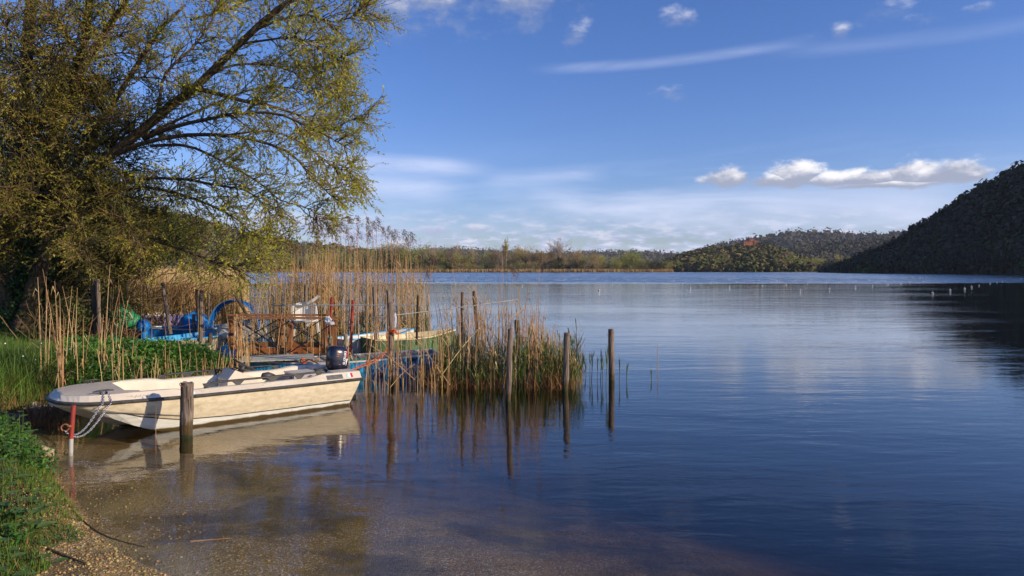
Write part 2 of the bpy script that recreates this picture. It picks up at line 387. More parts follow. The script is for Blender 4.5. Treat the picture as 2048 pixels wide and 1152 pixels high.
# ------------------------------------------------------------------ the lake
def water_material():
    M = bpy.data.materials.new('lake water'); M.use_nodes = True; q = NT(M.node_tree); q.n.clear()
    pos = q.node('ShaderNodeNewGeometry').outputs['Position']; x, y, z = q.sep(pos)
    dist = q.m('SQRT', q.m('ADD', q.m('MULTIPLY', x, x), q.m('MULTIPLY', y, y)))
    drift = q.noise(q.vmul(pos, (.02, .05, 0)), 1.0, 3, .5)
    wind = q.ramp(q.m('ADD', y, q.m('MULTIPLY', q.m('SUBTRACT', drift, .5), 26)), 98, 112)          # breeze on the open lake
    patch = q.ramp(q.noise(q.vmul(pos, (.05, .16, 0)), 1.0, 4, .55, .5), .35, .7, .45, 1.35)        # calmer and livelier patches
    w1 = q.noise(q.vmul(pos, (.9, 2.6, 1)), 2.3, 3, .5, .3)
    w2 = q.noise(q.vmul(q.vadd(pos, (3, 7, 0)), (2.2, 6.5, 1)), 3.2, 3, .55, .2)
    w3 = q.noise(q.vmul(q.vadd(pos, (13, 2, 0)), (.22, .75, 1)), 1.6, 2, .5, .4)
    hgt = q.m('ADD', q.m('ADD', q.m('MULTIPLY', w1, .030), q.m('MULTIPLY', w2, .0085)), q.m('MULTIPLY', w3, .085))
    hgt = q.m('MULTIPLY', q.m('MULTIPLY', hgt, patch), q.ramp(dist, 4, 60, .13, .24))
    bp = q.node('ShaderNodeBump'); bp.inputs['Strength'].default_value = 1.0; bp.inputs['Distance'].default_value = 1.0
    q.put(bp.inputs['Height'], hgt)
    # on the open lake a breeze roughens the water: short steep wavelets whose lee faces lean towards the near shore
    wn = q.node('ShaderNodeTexNoise'); q.put(wn.inputs['Vector'], q.vmul(pos, (.35, .8, 1))); wn.inputs['Scale'].default_value = 1.3; wn.inputs['Detail'].default_value = 4
    r_, g_, b_ = q.sep(wn.outputs['Color'])
    amp_ = q.m('MULTIPLY', wind, q.ramp(q.noise(q.vmul(pos, (.004, .02, 0)), 1.0, 3, .5), .3, .7, .6, 1.15))
    lean_ = q.comb(q.m('MULTIPLY', q.m('SUBTRACT', r_, .5), q.m('MULTIPLY', amp_, .5)), q.m('MULTIPLY', q.m('SUBTRACT', q.m('MULTIPLY', q.m('ABSOLUTE', q.m('SUBTRACT', g_, .5)), -1.4), .03), amp_), 0.0)
    nv_ = q.node('ShaderNodeVectorMath', operation='NORMALIZE'); q.put(nv_.inputs[0], q.vadd(bp.outputs[0], lean_)); NRM = nv_.outputs[0]
    # Schlick reflectance from |cos|, the same seen from above or below, so that sunlight reaches the bed
    dt = q.node('ShaderNodeVectorMath', operation='DOT_PRODUCT'); q.put(dt.inputs[0], q.node('ShaderNodeNewGeometry').outputs['Incoming']); q.put(dt.inputs[1], NRM)
    fres = q.m('ADD', .02, q.m('MULTIPLY', .98, q.m('POWER', q.m('SUBTRACT', 1.0, q.m('ABSOLUTE', dt.outputs['Value']), clamp=True), 4.6)), clamp=True)
    G = q.node('ShaderNodeBsdfGlossy'); q.put(G.inputs['Roughness'], q.m('ADD', .015, q.m('MULTIPLY', wind, .08))); q.l.new(NRM, G.inputs['Normal'])
    G.inputs['Color'].default_value = (.97, .97, .97, 1)
    T = q.node('ShaderNodeBsdfTransparent'); T.inputs[0].default_value = (.97, .98, .97, 1)
    X = q.node('ShaderNodeMixShader'); q.l.new(fres, X.inputs[0]); q.l.new(T.outputs[0], X.inputs[1]); q.l.new(G.outputs[0], X.inputs[2])
    o = q.node('ShaderNodeOutputMaterial'); q.l.new(X.outputs[0], o.inputs[0])
    A = q.node('ShaderNodeVolumeAbsorption'); A.inputs['Color'].default_value = (.52, .40, .10, 1); A.inputs['Density'].default_value = .95
    q.l.new(A.outputs[0], o.inputs['Volume'])
    M.use_transparent_shadow = True if hasattr(M, 'use_transparent_shadow') else True
    return M
b = Buf(); wb = B-20
b.add([[-wb, -wb, -3], [wb, -wb, -3], [wb, wb, -3], [-wb, wb, -3], [-wb, -wb, 0], [wb, -wb, 0], [wb, wb, 0], [-wb, wb, 0]],
      [[0, 3, 2, 1], [4, 5, 6, 7], [0, 1, 5, 4], [1, 2, 6, 5], [2, 3, 7, 6], [3, 0, 4, 7]])
part('lake_water', b, water_material())['kind'] = 'structure'

# ------------------------------------------------------------------ leaf-card helper
def leaves(P, size, up=0.0, aspect=.4, dirs=None, tri=False, bend=0.0):
    """P: leaf bases (N,3); one folded-quad (two triangles) leaf per base; returns Buf"""
    n = len(P); size = np.broadcast_to(arr(size), (n,))
    if dirs is None:
        dirs = RNG.normal(size=(n, 3)); dirs[:, 2] += up
    dirs = dirs/np.linalg.norm(dirs, axis=1)[:, None]
    s = np.cross(dirs, RNG.normal(size=(n, 3))); s /= np.linalg.norm(s, axis=1)[:, None]+1e-9
    L = dirs*size[:, None]; Wd = s*(size*aspect/2)[:, None]
    if tri:
        V = np.stack([P-Wd, P+Wd, P+L], 1).reshape(-1, 3); F = np.arange(3*n).reshape(n, 3)
    else:
        V = np.stack([P, P+L*.45+Wd, P+L, P+L*.45-Wd], 1).reshape(-1, 3); F = np.arange(4*n).reshape(n, 4)
    return Buf().add(V, F)

# ------------------------------------------------------------------ hills
def canopy(name, cols):
    M = bpy.data.materials.new(name); M.use_nodes = True; q = NT(M.node_tree); q.n.clear()
    a = q.node('ShaderNodeAttribute'); a.attribute_name = 'tint'; r = q.node('ShaderNodeValToRGB'); q.l.new(a.outputs['Fac'], r.inputs[0])
    e = r.color_ramp.elements; e[0].color = (*cols[0], 1); e[1].color = (*cols[-1], 1)
    for k, c in enumerate(cols[1:-1]): x = e.new((k+1)/(len(cols)-1)); x.color = (*c, 1)
    g = q.node('ShaderNodeNewGeometry').outputs['Random Per Island']; h = q.node('ShaderNodeHueSaturation'); q.l.new(r.outputs[0], h.inputs['Color']); q.put(h.inputs['Value'], q.ramp(g, 0, 1, .84, 1.16, False))
    P = q.node('ShaderNodeBsdfPrincipled'); q.l.new(h.outputs[0], P.inputs['Base Color']); P.inputs['Roughness'].default_value = .95; P.inputs['Specular IOR Level'].default_value = .1
    o = q.node('ShaderNodeOutputMaterial'); q.l.new(P.outputs[0], o.inputs[0]); MATS[name] = M
canopy('hill canopy shade', [(.028, .034, .02), (.07, .06, .038), (.11, .09, .06), (.055, .07, .03), (.13, .16, .045)])  # hillside shade put into these darker crown colours
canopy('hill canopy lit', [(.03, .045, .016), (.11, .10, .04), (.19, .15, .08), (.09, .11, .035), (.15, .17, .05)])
canopy('far canopy', [(.05, .055, .035), (.13, .11, .09), (.10, .09, .07), (.075, .085, .045), (.15, .13, .10)])
mat('hill soil', (.055, .06, .025), (.09, .075, .04), scale=.03, rough=.95, space='World')
def hill(name, sil, shore, seg=120, rows=26, bulge=.1, rnd=2.0, back=.6, seed=0):
    """surface from a foot line to a ridge line, then falling away behind; sil/shore: [(px, py or None, D)]"""
    sil = arr(sil); shore = arr(shore); pxs = np.linspace(sil[0, 0], sil[-1, 0], seg)
    rd = np.interp(pxs, sil[:, 0], sil[:, 2]); rz = EYE-(np.interp(pxs, sil[:, 0], sil[:, 1])-HY)/FOC*rd
    sdd = np.interp(pxs, shore[:, 0], shore[:, 1])
    spx = np.interp(pxs, shore[:, 0], shore[:, 2]) if shore.shape[1] > 2 else pxs
    rz = rz+(fbm(pxs/9, pxs*0+seed, seed+3, 3)-.45)*rd/FOC*7
    S = np.stack([(spx-CX)/FOC*sdd, sdd, np.full(seg, -.4)], 1); Rg = np.stack([(pxs-CX)/FOC*rd, rd, rz], 1)
    V = []
    for i in range(rows):
        u = i/(rows-1)
        P = S*(1-u)+Rg*u; P[:, 2] = -.4+(rz+.4)*(np.sin(u*math.pi/2)*bulge*3+u*(1-bulge*3))
        P[:, 2] += (fbm(P[:, 0]/40, P[:, 1]/40, seed)-.47)*rnd*4*math.sin(u*math.pi)
        V.append(P)
    for i in range(1, 5):
        P = Rg + (Rg-S)*np.array([1, 1, 0])*back*i/2; P[:, 2] = np.maximum(rz*(1-i/4)-.5, -1); V.append(P)
    b = Buf().loft(V, closed=False, caps=False)
    part(name, b, 'hill soil', smooth=True)['kind'] = 'structure'
    return arr(V[:rows+1])
def scatter(H, n, bias=1.0):
    """points on a hill grid, evenly per area"""
    r, c = H.shape[:2]
    A = np.linalg.norm(np.cross(H[1:, :-1]-H[:-1, :-1], H[:-1, 1:]-H[:-1, :-1]), axis=-1).ravel()
    A = A/A.sum(); k = RNG.choice(len(A), n, p=A); i, j = k//(c-1), k % (c-1); u = RNG.random(n)[:, None]; v = RNG.random(n)[:, None]
    return (H[i, j]*(1-u)+H[i+1, j]*u)*(1-v)+(H[i, j+1]*(1-u)+H[i+1, j+1]*u)*v
_ico = Buf().ball((0, 0, 0), 1, 5, 3); _iv = np.vstack(_ico.V); 
def clumps(P, r, per=26, leaf=.35, squash=.9):
    """crowns of leaf cards around each point (no solid balls): per cards on a lumpy shell"""
    n = len(P); r = np.broadcast_to(arr(r), (n,))
    d = RNG.normal(size=(n, per, 3)); d[:, :, 2] = np.abs(d[:, :, 2])*.9-.25; d /= np.linalg.norm(d, axis=-1)[..., None]
    lump = .68+.36*RNG.random((n, per))
    Q = P[:, None, :]+d*(r[:, None]*lump)[..., None]*arr([1, 1, squash]); Q[:, :, 2] += r[:, None]*.55
    t1 = np.cross(d, RNG.normal(size=d.shape)); t1 /= np.linalg.norm(t1, axis=-1)[..., None]
    nrm = d+RNG.normal(size=d.shape)*.35; t2 = np.cross(nrm, t1); t2 /= np.linalg.norm(t2, axis=-1)[..., None]
    s = (r[:, None]*leaf*(.6+.9*RNG.random((n, per))))[..., None]
    V = np.stack([Q-t1*s, Q+t2*s, Q+t1*s, Q-t2*s*.8], 2)
    # each crown becomes one island: share its first vertex loosely by stitching cards in a fan
    F = np.arange(n*per*4).reshape(-1, 4)
    return Buf().add(V.reshape(-1, 3), F)
def solid_clumps(P, r, lump=.5, squash=.85):
    n = len(P); r = np.broadcast_to(arr(r), (n,)); k = len(_iv)
    V = _iv[None]*(1+lump*(RNG.random((n, k))-.5))[..., None]*r[:, None, None]*arr([1, 1, squash])+P[:, None]
    V[:, :, 2] += (r*.4)[:, None]
    o = (np.arange(n)*k)
    b = Buf(); b.V.append(V.reshape(-1, 3)); b.n = n*k
    for Fx in _ico.F: b.F.append((Fx[None]+o[:, None, None]).reshape(-1, Fx.shape[1]))
    return b
def forest(name, H, n, r, m, cards=14, label=None, seed=0, leaf=.22):
    P = scatter(H, n); rr = r*(.5+1.1*RNG.random(n)**2.2); tt = RNG.random(n); tt = np.clip(tt*.7+.9*(fbm(P[:, 0]/(r*9), P[:, 1]/(r*9), seed+60)-.32), 0, 1)
    b = solid_clumps(P, rr*.58, .7); t1 = np.repeat(tt, len(_iv))
    b.merge(clumps(P, rr, cards, leaf)); t2 = np.repeat(tt, cards*4)
    o = part(name, b, m, kind='stuff'); at_ = o.data.attributes.new('tint', 'FLOAT', 'POINT'); at_.data.foreach_set('value', np.concatenate([t1, t2]).astype(np.float32))
    return tag(o, label, 'forest')
# right hill, close and in its own shade
H_right = hill('right_hill', [(1640, 556, 560), (1700, 532, 520), (1760, 509, 490), (1800, 489, 470), (1850, 459, 450), (1900, 423, 440), (1950, 394, 430), (2000, 367, 420), (2048, 340, 410), (2120, 300, 400), (2250, 250, 390), (2400, 215, 380)],
     [(1640, 545), (1700, 445), (1800, 375), (1900, 335), (2048, 285), (2250, 235), (2400, 210)], 110, 30, .06, 1.6, .5, 4)
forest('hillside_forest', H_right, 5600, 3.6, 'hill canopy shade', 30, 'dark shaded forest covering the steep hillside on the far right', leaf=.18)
H_villa = hill('villa_hill', [(1320, 539, 820), (1345, 527, 840), (1370, 517, 860), (1410, 507, 880), (1450, 502, 890), (1490, 500, 900), (1530, 498, 900), (1560, 506, 890), (1590, 519, 880), (1620, 531, 860), (1660, 538, 840)],
     [(1320, 690), (1500, 660), (1660, 690)], 90, 22, .1, 2.0, .5, 9)
forest('hill_woodland', H_villa, 3300, 4.4, 'hill canopy lit', 26, 'olive green woodland on the round hill under the red villa')
H_mid = hill('middle_hill', [(1540, 521, 1500), (1570, 506, 1520), (1620, 496, 1550), (1680, 488, 1600), (1740, 484, 1600), (1800, 482, 1600), (1900, 486, 1600), (2000, 506, 1600)],
     [(1540, 1150), (2000, 1150)], 90, 18, .1, 4, .4, 12)
forest('middle_hill_forest', H_mid, 3600, 7.2, 'far canopy', 9, 'striped grey green forest on the middle hill behind the villa')
H_far = hill('far_hill', [(1240, 536, 2700), (1310, 527, 2600), (1380, 509, 2500), (1430, 494, 2450), (1480, 483, 2450), (1540, 472, 2400), (1590, 465, 2400), (1640, 465, 2400), (1720, 471, 2450), (1800, 467, 2500), (1900, 469, 2500), (2050, 485, 2500)],
     [(1240, 1900), (2050, 1800)], 110, 18, .08, 6, .4, 15)
forest('far_hill_forest', H_far, 5200, 10, 'far canopy', 4, 'bluish bare forest on the highest far hill')
H_town = hill('town_hill', [(760, 516, 3000), (850, 504, 3000), (930, 501, 3000), (1010, 506, 3050), (1100, 512, 3100), (1170, 508, 3100), (1240, 507, 3100), (1300, 509, 3100), (1360, 511, 3100), (1420, 516, 3000), (1500, 529, 3000)],
     [(760, 2100), (1500, 2100)], 110, 14, .1, 7, .4, 18)
forest('town_hill_forest', H_town, 4600, 12.0, 'far canopy', 4, 'dark blue wooded ridge with scattered houses on the horizon')
H_left = hill('left_hill', [(-200, 337, 900), (0, 382, 900), (150, 412, 880), (330, 432, 860), (400, 447, 850), (450, 462, 850), (500, 475, 870), (560, 488, 900), (620, 497, 950), (680, 502, 1000), (740, 509, 1050), (830, 521, 1150), (900, 533, 1200)],
     [(-200, 560), (400, 600), (700, 680), (900, 760)], 130, 24, .1, 2.5, .5, 21)
forest('left_hill_forest', H_left, 6500, 5.2, 'hill canopy lit', 15, 'brown and green woodland on the sloping hill behind the willow')
# low far land on which the shore trees stand
mat('meadow', (.10, .12, .04), (.16, .13, .06), scale=.01, rough=.95, space='World')
fs = [(-260, 640), (-200, 640), (-80, 648), (0, 640), (60, 640), (112, 662), (140, 705), (190, 715), (250, 690), (262, 620), (275, 585)]
top = arr([(x, y, .35) for x, y in fs]); far = arr([(x*3.4, 2300, 6.0) for x, y in fs])
b = Buf().loft([top-arr([0, 3, .9]), top, top*.5+far*.5-arr([0, 0, 1.5]), far], closed=False, caps=False)
part('far_shore_land', b, 'meadow')['kind'] = 'structure'
# ------------------------------------------------------------------ materials of the made things
mat('gelcoat', (.72, .64, .50), (.64, .56, .43), rough=.42, scale=2.5, grime=(.42, .33, .2), gscale=4.0, gr=(.58, .82), bump=.08, bscale=30, coat=.15)
mat('hull side paint', (.70, .61, .43), (.60, .51, .34), rough=.36, scale=8, stretch=(1, 1, 2.4), contrast=(.40, .62), grime=(.45, .37, .22), gscale=7, gr=(.56, .74), bump=.10, bscale=14, coat=.2, wet=.03)
mat('hull bottom paint', (.80, .80, .72), (.66, .66, .58), rough=.45, scale=5, stretch=(1, 1, 5), grime=(.4, .38, .26), gscale=5, gr=(.6, .8), wet=.045)
mat('rubber', (.035, .034, .036), (.08, .075, .07), rough=.6, scale=9, bump=.2, grime=(.16, .14, .12), gscale=12, gr=(.6, .75))
mat('black plastic', (.03, .03, .033), (.07, .066, .062), rough=.5, scale=8, bump=.05)
mat('shaded box grey', (.42, .38, .40), (.36, .33, .35), rough=.55, scale=6, bump=.05)  # shade on the box sides put into a grey-lilac colour
mat('cowling paint', (.012, .014, .028), rough=.22, coat=.4, spec=.5, bump=.01)
mat('white print', (.82, .82, .84), rough=.35)
mat('red print', (.62, .03, .05), rough=.35)
mat('green print', (.45, .72, .62), rough=.4)
mat('orange print', (.7, .16, .04), rough=.4)
mat('faded plate', (.10, .10, .10), (.15, .145, .14), rough=.7, scale=20)
mat('dark marks', (.22, .20, .17), rough=.7)
mat('galvanised chain', (.55, .55, .60), rough=.35, metal=.8)
mat('rust', (.22, .07, .03), (.35, .14, .06), rough=.85, scale=12)
mat('red paint', (.34, .045, .03), (.24, .035, .025), rough=.55, scale=9, grime=(.2, .07, .05), gscale=14, gr=(.6, .75))
mat('white paint', (.45, .45, .42), (.42, .40, .36), rough=.6, scale=14)
mat('wet weathered wood', (.30, .235, .18), (.14, .10, .075), rough=.85, scale=14, stretch=(3.5, 3.5, .35), contrast=(.35, .62), bump=.9, bscale=22, grime=(.42, .36, .30), gscale=4, gr=(.55, .8), bdist=.02, wet=.26)
mat('wet pole wood', (.26, .20, .15), (.13, .095, .07), rough=.85, scale=11, stretch=(4, 4, .4), bump=.6, bscale=20, wet=.2)
mat('weathered wood', (.30, .235, .18), (.14, .10, .075), rough=.9, scale=14, stretch=(3.5, 3.5, .35), contrast=(.35, .62), bump=.9, bscale=22, grime=(.42, .36, .30), gscale=4, gr=(.55, .8), bdist=.02)
mat('wet wood', (.10, .07, .03), (.19, .11, .035), rough=.45, scale=10, stretch=(3, 3, .6), bump=.6, bscale=20)
mat('pole wood', (.26, .20, .15), (.13, .095, .07), rough=.9, scale=11, stretch=(4, 4, .4), bump=.6, bscale=20)
mat('dark pole wood', (.06, .045, .035), (.12, .09, .06), rough=.95, scale=10, stretch=(4, 4, .5), bump=.6)
mat('brown timber', (.40, .17, .055), (.25, .10, .035), rough=.6, scale=9, stretch=(3, 3, .5), bump=.25, bscale=20)
mat('orange timber', (.52, .17, .04), (.36, .11, .03), rough=.6, scale=7, stretch=(.5, 3, 3), bump=.25)
mat('black steel', (.02, .02, .025), rough=.35, spec=.6)
mat('steel', (.5, .5, .5), rough=.4, metal=.6)
mat('blue paint', (.02, .20, .52), (.04, .35, .68), rough=.5, scale=5, stretch=(2.5, 2.5, .6), grime=(.30, .28, .24), gscale=7, gr=(.58, .75), bump=.2)
mat('worn blue paint', (.05, .46, .80), (.015, .20, .46), rough=.55, scale=7, stretch=(5, 5, .6), contrast=(.42, .58), grime=(.06, .05, .04), gscale=9, gr=(.55, .65), bump=.3)
mat('light blue paint', (.05, .40, .78), (.09, .48, .82), rough=.45, scale=6, grime=(.3, .32, .3), gscale=6, gr=(.62, .8))
mat('violet paint', (.22, .20, .62), (.32, .30, .68), rough=.5, scale=5, stretch=(4, 4, .5), grime=(.2, .16, .12), gscale=6, gr=(.6, .75))
mat('cream paint', (.78, .66, .38), (.68, .56, .32), rough=.5, scale=5, grime=(.3, .25, .12), gscale=6, gr=(.62, .8))
mat('pale planks', (.52, .46, .34), (.34, .29, .2), rough=.8, scale=7, stretch=(4, 4, .6), grime=(.15, .12, .08), gscale=7, gr=(.6, .78))
mat('green hull', (.06, .13, .05), (.12, .20, .09), rough=.6, scale=6, stretch=(3, 3, .8), grime=(.2, .18, .1), gscale=5, gr=(.55, .75))
mat('off white paint', (.74, .71, .64), (.6, .56, .48), rough=.55, scale=6, grime=(.33, .28, .2), gscale=5, gr=(.58, .78))
mat('plywood', (.60, .60, .48), (.46, .46, .36), rough=.7, scale=5, stretch=(1, 5, 1), grime=(.3, .28, .2), gscale=5, gr=(.6, .78))
mat('blue tarp', (.01, .22, .72), (.015, .30, .82), rough=.45, scale=5, bump=.6, bscale=12, bdist=.03)
mat('green tarp', (.01, .20, .08), (.02, .30, .14), rough=.5, scale=5, bump=.5, bscale=12, bdist=.03)
mat('white plastic', (.80, .78, .72), (.7, .66, .58), rough=.4, scale=4)
mat('white bag', (.82, .82, .84), rough=.5, trans=.25, bump=.6, bscale=25)
mat('white cloth', (.74, .70, .62), (.6, .55, .47), rough=.8, scale=5, bump=.5, bscale=9, bdist=.03)
mat('orange rope', (.72, .14, .02), (.55, .10, .02), rough=.8, scale=60, bump=.5, bscale=90)
mat('cord', (.55, .42, .25), rough=.9)
mat('pipe', (.42, .42, .39), (.30, .30, .28), rough=.45, scale=9)
mat('float white', (.60, .57, .50), rough=.5)
mat('float pink', (.72, .35, .30), rough=.5)
mat('pale wood deck', (.22, .19, .16), (.34, .30, .25), rough=.85, scale=6, stretch=(1, 4, 1))

# ------------------------------------------------------------------ the cream motorboat
BO = Vector((-4.81, 7.90, 0)); BTH = math.radians(40.7); BC = .63
boat = thing('motorboat', 'cream open motorboat with black rub rail and tilted black outboard, chained to the red stake', 'boat', BO, BTH)
def L(name, b, m, p=boat, **kw): return part(name, b, m, p, world=False, **kw)
ss = arr([-.28, -.265, -.22, -.12, .0, .15, .3, .5, .75, 1.0, 1.3, 1.7, 2.2, 2.8, 3.45])
def hb(s): return np.interp(s, [-.285, -.27, -.24, -.16, -.06, .04, .14, .3, .6, 1.2, 2.4, 3.5], [.0, .16, .30, .43, .52, .58, .61, .63, .65, .665, .665, .63])
def zr(s): return np.interp(s, [-.3, 0, .6, 1.2, 2.4, 3.5], [.435, .42, .405, .39, .375, .365])
def rake(s, z): return s - (.17*(zr(s)-z)/.4 if s > 3.4 else 0)
def section(s):
    h = float(hb(s)); r = float(zr(s))
    zc = float(np.interp(s, [-.28, .0, .3, .6, 1.0, 1.6, 3.5], [.40, .37, .30, .20, .115, .085, .07]))
    zs = float(np.interp(s, [-.28, .0, .2, .5, .8, 1.2, 3.5], [.39, .345, .26, .11, -.01, -.07, -.08]))
    zt = float(np.interp(s, [-.28, .0, .5, 1.0, 1.6, 2.2, 3.5], [.40, .385, .31, .19, .05, -.02, -.03]))
    zk = float(np.interp(s, [-.28, -.2, .0, .3, .6, 1.0, 3.5], [.40, .33, .22, .08, -.03, -.11, -.12]))
    return h, r, zc, zs, zt, zk
side_n, side_f, bott = [], [], []
for s in ss:
    h, r, zc, zs, zt, zk = section(s)
    mid = lambda a, c2, u: a*(1-u)+c2*u
    for lst, sg in ((side_n, -1), (side_f, 1)):
        hc = h-.035-.02*smooth(0, 1, s)
        row = []
        for u in (0, .33, .66, 1):
            z = mid(r, zc, u); row.append((rake(s, z), BC+sg*(mid(h, hc, u)+.012*math.sin(u*math.pi)*(1 if s > .3 else 0)), z))
        lst.append(row)
    hc = h-.035-.02*float(smooth(0, 1, s))
    half = [(hc, zc), (h*.86-.01, zs), (h*.66, zs+.01), (h*.45, zt), (h*.22, (zt+zk)/2-.01), (0, zk)]
    row = [(rake(s, z), BC-a, z) for a, z in half] + [(rake(s, z), BC+a, z) for a, z in half[-2::-1]]
    bott.append(row)
hull = L('hull', Buf().loft(side_n, closed=False).loft(side_f, closed=False), 'hull side paint', smooth=False)
L('bottom', Buf().loft(bott, closed=False), 'hull bottom paint')
# transom
h, r, zc, zs, zt, zk = section(3.45)
tr = [side_n[-1][i] for i in range(4)] + bott[-1][1:-1] + [side_f[-1][3-i] for i in range(4)]
L('transom', Buf().poly(tr, [list(range(len(tr)))]), 'hull side paint')
# thin dark pinstripe at the chine (sits proud)
for sg in (-1, 1):
    st = []
    for s in np.linspace(.12, 3.42, 30):
        h, r, zc, zs, zt, zk = section(s); hc = h-.035-.02*float(smooth(0, 1, s)); st.append((rake(s, zc) if s > 3.4 else s, BC+sg*(hc+.004), zc+.004))
    L('pinstripe', Buf().tube(st, .006, 4), 'black plastic')
# spray line pressed into the bow flank
st = [(s, BC-(float(hb(s))-.008-.02*u), .335-.19*u) for s, u in zip(np.linspace(.12, 1.15, 14), np.linspace(0, 1, 14))]
L('spray_rail', Buf().tube(st, .007, 4), 'dark marks')
# rub rail all round
def around(off, zo, n=46, s_end=3.47):
    a = np.concatenate([np.linspace(-.283, -.2, 8), np.linspace(-.18, .3, 12), np.linspace(.4, s_end, n-20)])
    near = [(s, BC-float(hb(s))-off, float(zr(s))+zo) for s in a[::-1]]; farr = [(s, BC+float(hb(s))+off, float(zr(s))+zo) for s in a]
    return near + farr
RR = around(.008, .006); L('rub_rail', Buf().tube(RR, .022, 7).tube([(x, y, z+.013) for x, y, z in around(.02, 0)], .010, 5), 'rubber', smooth=True)
L('rub_rail', Buf().tube([(3.47, BC-.64, .37), (3.485, BC-.3, .37), (3.485, BC+.3, .37), (3.47, BC+.64, .37)], .018, 6), 'rubber')
# topsides: chamfer from the rail to the deck edge
def zd(s): return float(np.interp(s, [-.3, .45, .95, 1.08, 2.7, 2.85, 3.5], [.508, .505, .495, .462, .452, .485, .475]))
def deck_in(s): return .075 if s > -.05 else .075+.05*min(1, (-.05-s)/.2)
tops = []
aa = np.concatenate([np.linspace(-.283, -.2, 8), np.linspace(-.18, .3, 12), np.linspace(.4, 3.47, 40)])
def deck_edge(s, sg):
    h = float(hb(s)); k = deck_in(s)
    return (max(s, -.19+.0*s) if s < -.19 else s+.02*(s < .3), BC+sg*max(h-k, 0.0), zd(s))
for s, sg in [(s, -1) for s in aa[::-1]] + [(s, 1) for s in aa]:
    tops.append([(s, BC+sg*float(hb(s)), float(zr(s))+.012), deck_edge(s, sg)])
L('topside', Buf().loft(tops, closed=False), 'gelcoat')
# foredeck
fd = []
for s in np.concatenate([np.linspace(-.283, -.2, 6), np.linspace(-.17, .44, 10)]):
    a = deck_edge(s, -1); c2 = deck_edge(s, 1)
    w = (c2[1]-a[1])/2
    fd.append([(a[0]+.14*smooth(.35, .44, s)*math.cos(v*math.pi/2)**0*(abs(v) > .75), BC+v*w, a[2]+.012*(1-v*v)+.0015) for v in np.linspace(-1, 1, 13)])
L('foredeck', Buf().loft(fd, closed=False), 'gelcoat', smooth=True)
# side decks, liner, floor
INW = .155
for sg in (-1, 1):
    rows = []; wall = []
    for s in np.concatenate([np.linspace(.44, 1.2, 8), np.linspace(1.3, 3.47, 16)]):
        e = deck_edge(s, sg); yi = BC+sg*(float(hb(s))-INW*(1 if s > .5 else 1.05))
        rows.append([e, (s, (e[1]+yi)/2, zd(s)+.006), (s, yi, zd(s)-.002)])
        if s < 3.2: wall.append([(s, yi, zd(s)-.002), (s, yi-sg*.012, zd(s)-.02), (s, yi-sg*.05, .16), (s, yi-sg*.09, .13)])
    L('side_deck', Buf().loft(rows, closed=False), 'gelcoat')
    L('liner', Buf().loft(wall, closed=False), 'gelcoat')
yi = float(hb(.5))-INW
L('bulkhead', Buf().loft([[(.43, BC-yi, zd(.44)+.002), (.41, BC, zd(.44)+.012), (.43, BC+yi, zd(.44)+.002)], [(.50, BC-yi, .2), (.48, BC, .2), (.50, BC+yi, .2)], [(.56, BC-yi, .13), (.56, BC, .13), (.56, BC+yi, .13)]], closed=False), 'gelcoat')
L('floor', Buf().box((1.85, BC, .125), (2.75, 1.0, .02)), 'gelcoat')
yi = float(hb(3.1))-INW
L('stern_deck', Buf().box((3.30, BC-.37, .46), (.34, .31, .03)).box((3.30, BC+.37, .46), (.34, .31, .03)).box((3.12, BC, .28), (.03, 1.06, .34)).box((3.40, BC, .30), (.06, .52, .26)), 'gelcoat')
# console with sloping top
cs = Buf(); y0, y1 = BC+.06, BC+.46
prof = [(1.78, .13), (1.80, .44), (1.90, .565), (2.20, .43), (2.26, .13)]
cs.poly([(x, y0, z) for x, z in prof]+[(x, y1, z) for x, z in prof], [[0, 1, 2, 3, 4], [9, 8, 7, 6, 5]]+[[i, i+5, (i+1) % 5+5, (i+1) % 5] for i in range(5)])
con = L('console', cs, 'gelcoat')
sw = Buf(); wc = Vector((2.10, BC+.27, .60)); wn = Vector((.52, -.05, .85)).normalized(); e1 = wn.cross(Vector((0, 1, 0))).normalized(); e2 = wn.cross(e1)
ring = [wc+(e1*math.cos(a)+e2*math.sin(a))*.165 for a in np.linspace(0, 2*math.pi, 29)]
sw.tube(ring, .012, 6, caps=False)
for a in (.4, 2.5, 4.6): sw.tube([wc-wn*.03, wc+(e1*math.cos(a)+e2*math.sin(a))*.16], [.02, .011], 5)
sw.tube([wc-wn*.13, wc], [.045, .035], 8)
part('steering_wheel', sw, 'black plastic', con, world=False, smooth=True)
# seat back / folded panel leaning beside the console
# engine box with a round hole
bx = Buf().box((2.86, BC+.10, .285), (.34, .34, .31))
ebox = L('battery_box', bx, 'shaded box grey')
part('box_lid', Buf().box((2.86, BC+.10, .449), (.36, .36, .018)), 'gelcoat', ebox, world=False)
hole = Buf().tube([(2.689, BC+.04, .37), (2.68, BC+.04, .37)], [.036, .040], 14)
part('round_hole', hole, 'black steel', ebox, world=False)
hole = Buf().tube([(2.93, BC-.071, .37), (2.93, BC-.082, .37)], [.042, .045], 14); part('round_hole', hole, 'black steel', ebox, world=False)
# black funnel-shaped cap on the thwart
L('thwart', Buf().box((2.36, BC-.12, .30), (.26, .72, .03)).box((2.36, BC-.12, .2), (.06, .6, .17)), 'gelcoat')
L('black_cone', Buf().loft([[(x, BC+.05+r_*math.cos(a), .445+r_*math.sin(a)) for a in np.linspace(0, 2*math.pi, 13)[:-1]] for x, r_ in ((2.26, .02), (2.28, .05), (2.36, .056), (2.42, .03), (2.46, .008))]), 'black plastic', smooth=True)
